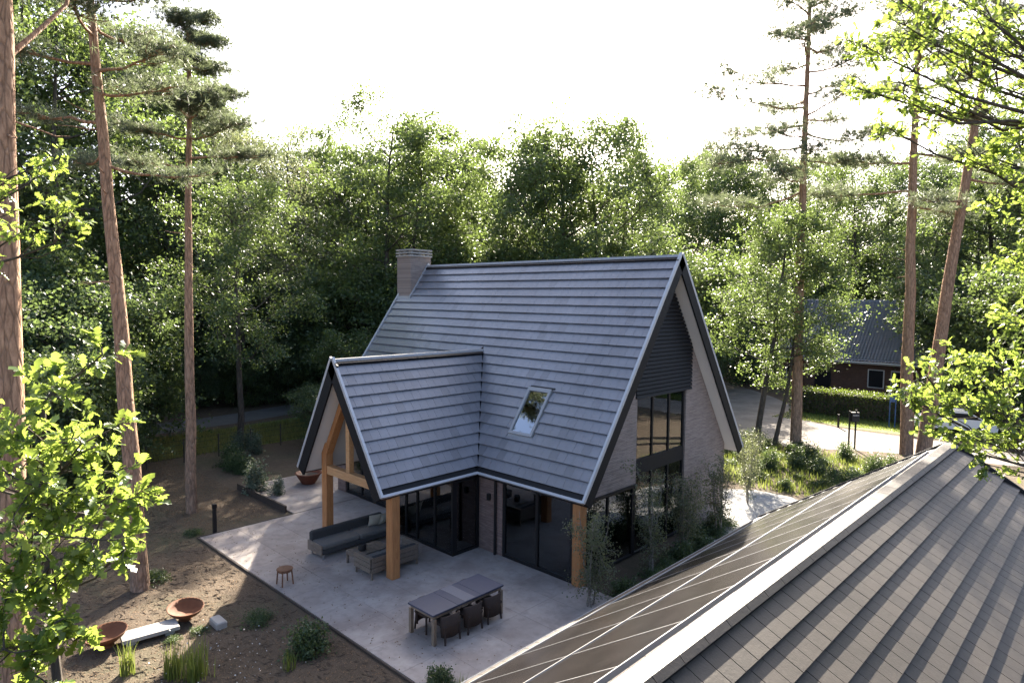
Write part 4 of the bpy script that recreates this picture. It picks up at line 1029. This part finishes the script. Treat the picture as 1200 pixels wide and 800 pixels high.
# --- Scots pines in the garden and by the drive
def limbs_top(seed, n, t0, t1, L0, L1, wt=1.0, rise=.25):
    r = np.random.default_rng(seed); out = []
    for k in range(n):
        q = k / max(1, n - 1); out.append((t0 + (t1 - t0) * q, k * 2.4 + r.uniform(-.4, .4), (L0 * (1 - q) + L1 * q) * r.uniform(.75, 1.2), r.uniform(-.05, .3) + rise * q, wt))
    return out
def poly_line(a, b, n, seed, bend=.005):
    return curve(a, b, n, bend, np.random.default_rng(seed))
def pine(base, topv, r0, limbs, seed, label, extra=(), **kw):
    base = np.array(base, float); T = poly_line((0, 0, -.2), np.array(topv) - base, 12, seed)
    tr, cr = pine_mesh(seed, T, r0, limbs, **kw)
    return plant_tree('pine_tree', (tr, cr), base, 0, 1.0, label, 'pine tree', None)
# azimuth helper: image-right direction is about 44 deg, image-left about 224 deg
RIGHT, LEFT, TOW = R_(43.8), R_(223.8), R_(-46)
pine((-4.95, -16.62, 0), (-6.25, -15.95, 20.5), .27, [(.63, LEFT + .4, 2.5, .9, 1.0), (.62, R_(140), 4.0, 1.6, 1.0)] + limbs_top(31, 10, .72, .98, 2.4, 1.2), 31, 'thick pine with a forked trunk rising beside the leafy young oak')
pine((-8.86, -13.18, 0), (-11.2, -13.6, 19.5), .25, [(.60, RIGHT + .5, 2.2, -.05, .7), (.66, LEFT, 2.8, .1, 1.2), (.70, RIGHT, 2.0, .1, 1.1), (.63, LEFT - .7, 2.4, -.05, 1.1), (.74, LEFT + .3, 3.0, .2, 1.3), (.73, RIGHT - .4, 2.5, .1, 1.2)] + limbs_top(32, 12, .78, .99, 2.8, 1.0, 1.2), 32, 'tall straight pine with orange bark beside the fire bowls')
pine((-14.52, -9.77, 0), (-15.6, -9.1, 18.3), .21, [(.72, RIGHT, 3.0, .06, 1.5), (.70, LEFT, 2.4, .05, 1.3), (.76, RIGHT - .5, 2.6, .1, 1.5), (.76, LEFT + .5, 2.3, .12, 1.4), (.80, R_(-30), 2.0, .1, 1.4), (.82, R_(130), 2.0, .2, 1.4)] + limbs_top(33, 12, .80, .99, 2.0, .5, 1.4, .45), 33, 'slim pine with dark flat crown standing beyond the patio corner', tufts=14, padr=.55)
pine((-2.44, 16.96, 0), (-3.1, 18.3, 24.0), .30, [(.62, LEFT, 4.6, .04, 1.6), (.60, LEFT + .9, 3.5, .0, 1.3), (.67, LEFT - .2, 5.2, .02, 1.6), (.70, RIGHT, 3.4, -.02, 1.0), (.76, LEFT + .2, 5.4, .12, 1.7), (.72, LEFT - .8, 4.0, .06, 1.2), (.79, RIGHT + .3, 4.2, .45, 1.2), (.81, LEFT, 4.4, .2, 1.6), (.64, RIGHT - .3, 2.4, .0, .9), (.57, LEFT - .3, 4.6, -.12, 1.4), (.74, R_(-40), 3.2, .05, 1.0), (.78, R_(140), 3.4, .1, 1.0), (.65, R_(-60), 2.6, .0, .8), (.73, RIGHT + .6, 3.6, .15, 1.1), (.69, LEFT + .6, 3.4, .05, 1.0)] + limbs_top(34, 9, .84, .99, 3.0, 1.0, 1.3, .4), 34, 'tall open-crowned pine standing at the bend of the driveway', tufts=10, padr=1.05, L=.27, w=.018)
pine((2.05, 20.3, 0), (1.4, 21.6, 24.0), .34, [(.64, LEFT, 4.0, .03, 1.1), (.58, LEFT - .3, 4.5, .0, 1.2), (.69, LEFT + .3, 3.0, .05, .9), (.66, RIGHT, 3.0, -.05, .9), (.55, RIGHT + .3, 3.6, -.1, 1.3), (.74, RIGHT, 3.4, .0, 1.0)] + limbs_top(35, 9, .80, .99, 3.2, 1.2, 1.2), 35, 'straight pine of the twin pair behind the garage', tufts=12, padr=1.0, L=.27, w=.021)
pine((2.75, 20.5, 0), (4.4, 24.4, 24.5), .38, [(.72, LEFT, 4.2, .42, .5), (.74, RIGHT, 4.0, .5, 1.0), (.60, RIGHT - .3, 3.5, -.02, 1.4), (.64, RIGHT + .5, 3.8, .0, 1.4), (.55, LEFT + .6, 3.4, -.1, 1.2)] + limbs_top(36, 9, .80, .99, 3.6, 1.2, 1.3), 36, 'leaning pine of the twin pair behind the garage', tufts=10, padr=1.05, L=.27, w=.018)
# dark deciduous trunks right of the gable and at left behind the fence
plant_tree('oak_tree', PROTO['oakC'], (-4.23, 15.96, -.05), 1.0, .74, 'oak with crooked dark trunk just behind the gable corner', 'tree', None)
plant_tree('oak_tree', PROTO['slim'], (-3.55, 16.7, -.05), 2.2, .72, 'thin oak between the crooked oak and the open-crowned pine', 'tree', None)
plant_tree('oak_tree', PROTO['oakC'], (-23.9, -3.9, -.05), .4, .78, 'dark-trunked oak growing in the grass strip behind the wire fence', 'tree', None)

# --- near oaks with lobed leaves
LOBES = [(.0, .012), (.14, .05), (.24, .17), (.30, .08), (.42, .27), (.48, .10), (.62, .34), (.66, .14), (.82, .26), (.92, .12), (1.0, .0)]
def oak_leaves(cent, T, N, size, rng):
    n = len(cent); T = T / np.linalg.norm(T, axis=1)[:, None]; B = np.cross(N, T); B /= np.linalg.norm(B, axis=1)[:, None] + 1e-9; N = np.cross(T, B)
    s = (size * rng.uniform(.6, 1.25, n))[:, None]; curl = rng.normal(.12, .18, n)[:, None]; fold = rng.uniform(.05, .45, n)[:, None]; m = len(LOBES); cols = []
    for side in (-1, 0, 1):
        for k, (t, wv) in enumerate(LOBES):
            jit = 1 + .25 * math.sin(k * 12.9 + side * 4.1)
            cols.append(cent + T * s * t + B * s * side * wv * jit - N * s * curl * (t * t) * 1.2 + N * s * abs(side) * wv * fold + N * s * .03 * math.sin(k * 2.2) * abs(side))
    V = np.stack(cols, 1).reshape(-1, 3); i = np.arange(n)[:, None] * (3 * m); F = []
    for k in range(m - 1):
        F.append(i + [[k, m + k, m + k + 1, k + 1]]); F.append(i + [[m + k, 2 * m + k, 2 * m + k + 1, m + k + 1]])
    return V, np.concatenate(F), np.repeat(rng.random(n), 3 * m)
def near_oak(base, stem_top, blobs, seed, label, leaf=.115, r0=.1, twigs_per=14, leaves_per=13):
    rng = np.random.default_rng(seed); base = np.array(base, float); br = []; LC = []; LT = []; LN = []
    S = curve((0, 0, -.2), np.array(stem_top) - base, 9, .02, rng); br.append((S, np.linspace(r0, r0 * .25, 9)))
    for (c, rad, dens) in blobs:
        c = np.array(c) - base; d2 = np.linalg.norm(S - (c - np.array([0, 0, rad * .8 + .25 * np.linalg.norm((c - S[4])[:2])])), axis=1); j = int(np.argmin(d2)); P0 = S[j]
        lb = curve(P0, c, 6, .06, rng, .25); br.append((lb, np.linspace(max(.014, r0 * .19), .007, 6)))
        for k in range(int(twigs_per * dens)):
            o = rand_dirs(rng, 1)[0] * np.array([1, 1, .8]) * rad * rng.uniform(.45, 1.1); e = c + o; a = lb[rng.integers(3, 6)]
            tw = curve(a, e, 5, .09, rng, -.12); br.append((tw, np.linspace(.008, .003, 5)))
            m = int(leaves_per * rng.uniform(.7, 1.35)); tt = 1 - rng.random(m) ** 1.6 * .75; f = tt * 4; ia = np.minimum(f.astype(int), 3)
            p = tw[ia] + (tw[ia + 1] - tw[ia]) * (f - ia)[:, None]; dt = tw[-1] - tw[-2]; dt = dt / (np.linalg.norm(dt) + 1e-9)
            T = rand_dirs(rng, m) * .9 + dt * .7 + np.array([0, 0, -.05]); LC.append(p); LT.append(T); LN.append(rand_dirs(rng, m, 1.3))
    V, F, r = oak_leaves(np.concatenate(LC), np.concatenate(LT), np.concatenate(LN), leaf, rng); tv, tf = tubes_np(br, 6)
    return plant_tree('oak_tree', (np_mesh('trunk', tv, tf, 'oak_bark', None, True), np_mesh('crown', V, F, 'near_oak_leaf', r)), base, 0, 1.0, label, 'oak tree', None)
def B(px, py, d, r, w=1.0): return (at(px, py, d), r, w)
b0 = at(62, 800, 5.6)
near_oak((b0[0], b0[1], 0), at(50, 470, 5.6), [B(75, 455, 5.4, .36, .7), (at(120, 415, 5.5), .24, .3), B(30, 500, 5.3, .42), B(95, 520, 5.2, .42), B(50, 570, 5.0, .5, 1.3), B(130, 580, 5.2, .36, .9), B(20, 620, 5.0, .45, 1.2), B(100, 630, 5.3, .42, 1.1), B(165, 590, 5.5, .2, .5),
    B(60, 660, 5.1, .38, .9), B(10, 690, 5.0, .35, .9), B(-40, 560, 5.4, .5), B(-60, 650, 5.4, .5), B(-90, 480, 5.8, .5), B(60, 735, 4.9, .20, .6), B(5, 760, 4.8, .30, .9), B(40, 790, 4.8, .22, .6), B(95, 745, 5.0, .10, .3), B(150, 640, 5.4, .18, .4)], 41, 'young oak with bright lobed leaves in front of the forked pine', .132, .080, 11, 12)
b1 = at(-170, 700, 8.0)
near_oak((b1[0], b1[1], 0), at(-150, 60, 8.0), [B(35, 215, 7.4, .50, 1.1), B(85, 250, 7.6, .36, .8), B(20, 275, 7.3, .34, .7), B(70, 185, 7.6, .28, .5), B(5, 320, 7.4, .25, .4), B(-40, 240, 7.6, .6), B(-110, 200, 7.8, .8), B(-120, 80, 8, .8), B(-220, 120, 8, .9), B(-200, 260, 8, .9), B(-160, -20, 8, .8), B(-90, 320, 7.8, .6)], 42, 'oak branch with sunlit leaves reaching across the forked pine trunk', .105, .13, 10, 12)
b2 = at(1345, 700, 9.0)
near_oak((b2[0], b2[1], 0), at(1330, 20, 9.2), [B(1085, 440, 8.6, .42, 1.0), B(1130, 470, 8.4, .45, 1.1), B(1175, 430, 8.6, .48, 1.1), B(1125, 420, 8.8, .36, .8), B(1185, 500, 8.3, .42, 1.0), B(1145, 515, 8.2, .24, .5), B(1065, 465, 8.7, .24, .5), B(1195, 370, 8.8, .40, .8), B(1190, 300, 9.0, .45, .9), B(1160, 545, 8.2, .2, .3), B(1090, 500, 8.5, .2, .35),
    B(1015, 55, 9.0, .36, .9), B(1060, 30, 9.0, .48, 1.2), B(1060, 100, 8.9, .48, 1.2), B(1010, 105, 9.0, .26, .6), B(1100, 60, 9.0, .5, 1.2), B(1040, 150, 8.9, .30, .7), B(1105, 130, 9.2, .42, .9), B(1150, 40, 9.2, .5, 1.1), B(1165, 100, 9.2, .5, 1.0), B(1195, 170, 9.2, .5, 1.0), B(1150, 180, 9.1, .34, .7), B(1195, 240, 9.0, .5, 1.0), B(1195, 40, 9.3, .6, 1.0), B(1110, -10, 9.2, .5, 1.0), B(1030, -20, 9.1, .4, .8),
    B(1260, 120, 9.4, .9), B(1270, 300, 9.2, .9), B(1260, 450, 9, .8), B(1350, 60, 9.6, 1.0), B(1400, 250, 9.6, 1.0), B(1250, -60, 9.4, .9), B(1420, 100, 9.5, .9)], 43, 'oak with sunlit lobed leaves overhanging the tiled end of the garage roof', .108, .20, 16, 15)

# --- slender young birches beside the gable
def birch_clump(seed, H, stems, R):
    rng = np.random.default_rng(seed); br = []; C = []
    for s in range(stems):
        az = s * 6.28 / stems + rng.uniform(-.4, .4); tp = np.array([math.cos(az) * R * .55, math.sin(az) * R * .55, H * rng.uniform(.8, 1.0)]); S = curve((rng.normal(0, .08), rng.normal(0, .08), -.05), tp, 9, .03, rng); br.append((S, np.linspace(.028, .005, 9)))
        for k in range(16):
            t = rng.uniform(.22, .98) * 8; i = int(min(t, 7)); P0 = S[i] + (S[i + 1] - S[i]) * (t - i); d = rand_dirs(rng, 1, .45)[0]; L = rng.uniform(.25, .7) * R; P1 = P0 + d * L
            Bc = curve(P0, P1, 4, .06, rng, .1); br.append((Bc, np.linspace(.008, .002, 4))); n = rng.integers(38, 84)
            tt = rng.uniform(.25, 1.08, (n, 1)); C.append(P0 + (P1 - P0) * tt + rng.normal(0, .11, (n, 3)) - np.array([0, 0, .05]))
    V, F, r = leaves_np(np.concatenate(C), .058, rng, .4, .72); tv, tf = tubes_np(br, 5)
    return np_mesh('trunk', tv, tf, 'birch_bark', None, True), np_mesh('crown', V, F, 'birch_leaf', r)
bc = [birch_clump(51, 3.0, 4, .85), birch_clump(52, 3.4, 3, .9), birch_clump(53, 2.7, 4, .8)]
for (x, y, k, s_, rz, lab) in ((.55, -5.25, 0, .92, .3, 'multi-stemmed young birch beside the corner oak post'), (.55, -2.35, 1, .95, 1.2, 'young birch in front of the low gable glazing'), (.55, -.3, 2, 1.0, 2.2, 'young birch in front of the tall gable window'),
                          (.45, 2.2, 0, .95, 3.0, 'young birch against the brick beside the tall gable window'), (-.3, 6.2, 1, .8, 4.0, 'bushy young birch past the far gable corner'), (-1.2, 8.4, 2, .95, 5.0, 'young birch at the end of the gravel path')):
    plant_tree('young_birch', bc[k], (x, y, .0), rz, s_, lab, 'birch', 'young birches beside the gable')

# --- shrubs and ground plants
def bush_mesh(seed, R, H, n, leaf, mat, asp=.6, ncl=40):
    rng = np.random.default_rng(seed); d = rand_dirs(rng, ncl, .5); d[:, 2] = np.abs(d[:, 2]); c = d * np.array([R, R, H]) * rng.uniform(.35, .95, (ncl, 1)); br = []
    for q in c[::2]: br.append((curve((rng.normal(0, .06), rng.normal(0, .06), -.03), q, 4, .05, rng), np.linspace(.012, .003, 4)))
    C = np.repeat(c, n // ncl, 0) + rng.normal(0, 1, (n // ncl * ncl, 3)) * np.array([R, R, H]) * .16; C[:, 2] = np.maximum(C[:, 2], .02)
    V, F, r = leaves_np(C, leaf, rng, .5, asp); tv, tf = tubes_np(br, 4)
    return np_mesh('stems', tv, tf, 'oak_bark'), np_mesh('foliage', V, F, mat, r)
def plant(name, ms, loc, s, label, cat='shrub', group=None, rz=0.0):
    t = empty(name, loc, rz); t.scale = (s, s, s); link('stems', ms[0], t); link('foliage', ms[1], t); return tag(t, label, cat, group)
sh = bush_mesh(61, .5, .62, 2600, .07, 'shrub_leaf'); sh2 = bush_mesh(62, .6, .9, 3200, .075, 'shrub_leaf', .5, 50); sv = bush_mesh(63, .5, 1.2, 2200, .085, 'silver_leaf', .55, 36); lowp = bush_mesh(64, .6, .35, 1800, .06, 'shrub_leaf', .5, 40)
plant('garden_shrub', sh, (-2.75, -11.55, 0), 1.05, 'round green shrub in the soil beside the patio edge')
plant('garden_shrub', lowp, (-4.85, -11.75, 0), .75, 'small dark low shrub in the bare soil opposite the stool')
plant('garden_shrub', sh, (.42, -10.25, T0), .62, 'small clipped green shrub on the patio beside the garage eave', rz=2)
plant('silver_shrub', sv, (-15.3, -7.0, 0), 1.25, 'pale-leaved tall shrub at the corner of the side terrace')
plant('silver_shrub', sv, (-14.2, -6.6, 0), .7, 'small pale-leaved shrub leaning over the retaining board', rz=1.5)
plant('garden_shrub', lowp, (-9.2, -12.75, 0), .8, 'low weedy tuft at the foot of the orange-barked pine', rz=1)
plant('garden_shrub', lowp, (-5.35, -12.95, 0), .42, 'small dark plant against the terrace-end fire bowl', rz=2)
plant('garden_shrub', lowp, (-5.35, -13.55, 0), .38, 'small dark plant in front of the stone bench', rz=3)
plant('garden_shrub', lowp, (-12.1, -10.6, 0), .6, 'low green plant beside the patio bollard light', rz=4)
rs_ = random.Random(8)
for k in range(54):
    x = rs_.uniform(-5.5, 3.4); y = rs_.uniform(9.2, 17.2)
    plant('border_shrub', (sh2, lowp, sh)[k % 3], (x, y, 0), rs_.uniform(.5, 1.1), ('green leafy shrub in the border beyond the gravel path', 'low spreading plant in the border beyond the gravel path', 'rounded shrub in the border beyond the gravel path')[k % 3], 'shrub', ('leafy shrubs in the far border', 'low plants in the far border', 'rounded shrubs in the far border')[k % 3], rs_.uniform(0, 6))
for k in range(16):
    x = rs_.uniform(-24, -17); y = rs_.uniform(-7, 3)
    plant('border_shrub', (sh2, sv)[k % 2], (x, y, 0), rs_.uniform(.7, 1.25), ('dark leafy shrub under the trees near the wire fence', 'pale-leaved shrub under the trees near the wire fence')[k % 2], 'shrub', ('dark shrubs near the fence', 'pale shrubs near the fence')[k % 2], rs_.uniform(0, 6))
for k in range(16):
    plant('gable_plant', (lowp, sh)[k % 2], (rs_.uniform(-.1, 1.5), -4.6 + k * .55, 0), rs_.uniform(.55, 1.05), ('low spreading plant among the birches beside the gable', 'rounded plant among the birches beside the gable')[k % 2], 'plant', ('low plants under the birches', 'rounded plants under the birches')[k % 2], rs_.uniform(0, 6))

def blades(cent, h, w, rng, mat, name, lean=.35, parent=None):
    n = len(cent); az = rng.uniform(0, 6.28, n); d = np.stack([np.cos(az), np.sin(az), 0 * az], 1); s = np.stack([-np.sin(az), np.cos(az), 0 * az], 1); hh = (h * rng.uniform(.5, 1.2, n))[:, None]; ln = (lean * rng.uniform(0, 1, n))[:, None]; up = np.array([[0, 0, 1.]])
    m = cent + up * hh * .55 + d * hh * ln * .35; e = cent + up * hh * (1 - ln * .25) + d * hh * ln
    V = np.stack([cent - s * w / 2, cent + s * w / 2, m + s * w * .4, m - s * w * .4, e], 1).reshape(-1, 3); i = np.arange(n)[:, None] * 5
    return np_mesh(name, V, [i + [[0, 1, 2, 3]], i + [[3, 2, 4]]], mat, np.repeat(rng.random(n), 5))
rg = np.random.default_rng(70)
def clump(x, y, n, r, h, label, mat='grass_blade', w=.018, z=0.0):
    c = np.zeros((n, 3)); c[:, :2] = rg.normal(0, r, (n, 2)); o = link('grass_clump', blades(c, h, w, rg, mat, 'grass_clump')); o.location = (x, y, z); tag(o, label, 'grass')
clump(-3.85, -14.05, 90, .10, .75, 'upright green grass clump by the round shrub bed, close to the stone bench', w=.022)
clump(-3.45, -13.75, 110, .12, .85, 'tallest upright grass clump in the soil in front of the fire bowls', w=.022)
clump(-4.65, -14.7, 70, .08, .7, 'thin grass clump in front of the fire bowl by the young oak', w=.020)
clump(-2.35, -12.2, 40, .06, .45, 'small bright grass tuft beside the round green shrub', w=.016)
clump(.95, -10.15, 30, .04, .4, 'thin grass tuft on the patio beside the garage eave', w=.014, z=T0)
# grass strips and leaf litter (uncountable)
n = 26000; c = np.zeros((n, 3)); c[:, 0] = rg.uniform(-28.3, -23.3, n); c[:, 1] = rg.uniform(-12, 10, n)
tag(link('grass', blades(c, .32, .03, rg, 'dry_grass_blade', 'grass')), 'sunlit yellow-green grass strip behind the wire fence', 'grass', kind='stuff')
n = 22000; q = rg.random((n, 2)); A = np.array([-8.0, 32.5]); c = np.zeros((n, 3)); c[:, 0] = -7.5 + q[:, 0] * 25; c[:, 1] = 26.2 + .07 * (c[:, 0] + 7) + q[:, 1] * 4.2
tag(link('grass', blades(c, .10, .03, rg, 'grass_blade', 'grass')), 'short sunlit lawn between the hedge and the driveway', 'grass', kind='stuff')
n = 9000; c = np.zeros((n, 3)); c[:, 0] = rg.uniform(-6, 6, n); c[:, 1] = rg.uniform(8.6, 17.5, n)
tag(link('border_grass', blades(c, .28, .03, rg, 'grass_blade', 'border_grass')), 'rough grass growing between the shrubs beyond the gravel path', 'grass', kind='stuff')
n = 34000; c = np.zeros((n, 3)); c[:, 0] = rg.uniform(-22, 3, n); c[:, 1] = rg.uniform(-22, -10.75, n); c[:, 2] = .012
m = ~((c[:, 0] > 2.0) & (c[:, 1] > -30)); c = c[m]; c2 = np.zeros((14000, 3)); c2[:, 0] = rg.uniform(-24, -12.2, 14000); c2[:, 1] = rg.uniform(-10.6, -7.5, 14000); c2[:, 2] = .012
simple('litter', (.17, .115, .07), .9, .15, 0, .4, 1.5)
V, F, r = leaves_np(np.concatenate([c, c2]), .045, rg, 3.0, .6, .4)
tag(link('leaf_litter', np_mesh('leaf_litter', V, F, 'litter', r)), 'fallen leaves and twigs scattered over the bare soil', 'leaf litter', kind='stuff')
n = 5200; c = np.zeros((n, 3)); c[:, 0] = rg.uniform(-20, 2, n); c[:, 1] = rg.uniform(-19, -10.8, n); c[:, 2] = .016
simple('twig_wood', (.075, .055, .04), .9, .15, 0, .4, 1.5)
V, F, r = leaves_np(c, .20, rg, 6.0, .07, .3); tag(link('fallen_twigs', np_mesh('fallen_twigs', V, F, 'twig_wood', r)), 'thin fallen twigs and needles strewn over the bare soil', 'twigs', kind='stuff')
n = 420; c = np.zeros((n, 3)); c[:, 0] = rg.uniform(-11.5, 1.5, n); c[:, 1] = -10.6 + np.abs(rg.normal(0, 1.6, n)); c[:, 2] = T0 + .008; c = c[c[:, 1] < -5.9]
V, F, r = leaves_np(c, .055, rg, 4.0, .6, .5); tag(link('patio_leaves', np_mesh('patio_leaves', V, F, 'litter', r)), 'a few dry leaves blown onto the patio', 'fallen leaves', kind='stuff')
n = 700; c = np.zeros((n, 3)); c[:, 0] = rg.normal(-3.6, .9, n); c[:, 1] = rg.normal(-13.2, .6, n); c[:, 2] = rg.uniform(.04, .3, n)
leaf_mat('white_petal', (.6, .6, .55), (.75, .75, .7), (.4, .4, .35), .2)
V, F, r = leaves_np(c[:110], .035, rg, 2.0, .9); tag(link('white_flowers', np_mesh('white_flowers', V, F, 'white_petal', r)), 'tiny white flowers scattered among the grass clumps', 'flowers', kind='stuff')

# --- hedge in front of the neighbour's house
hg = tag(empty('hedge', (2, 30.8, 0), R_(3.5)), 'long clipped green hedge in front of the brick neighbour house', 'hedge')
MB().box((-9.5, -.55, -.05), (16, .55, 1.55)).build('branches', 'oak_bark', hg)
n = 34000; c = np.zeros((n, 3)); c[:, 0] = rg.uniform(-9.7, 16.2, n); c[:, 1] = rg.uniform(-.75, .75, n); c[:, 2] = rg.uniform(.05, 1.8, n); k_ = rg.random(n); c[k_ < .42, 1] = rg.normal(-.66, .07, (k_ < .42).sum()); mm = (k_ >= .42) & (k_ < .72); c[mm, 2] = rg.normal(1.68, .10, mm.sum())
V, F, r = leaves_np(c, .11, rg, .6, .6); link('foliage', np_mesh('foliage', V, F, 'hedge_leaf', r), hg)
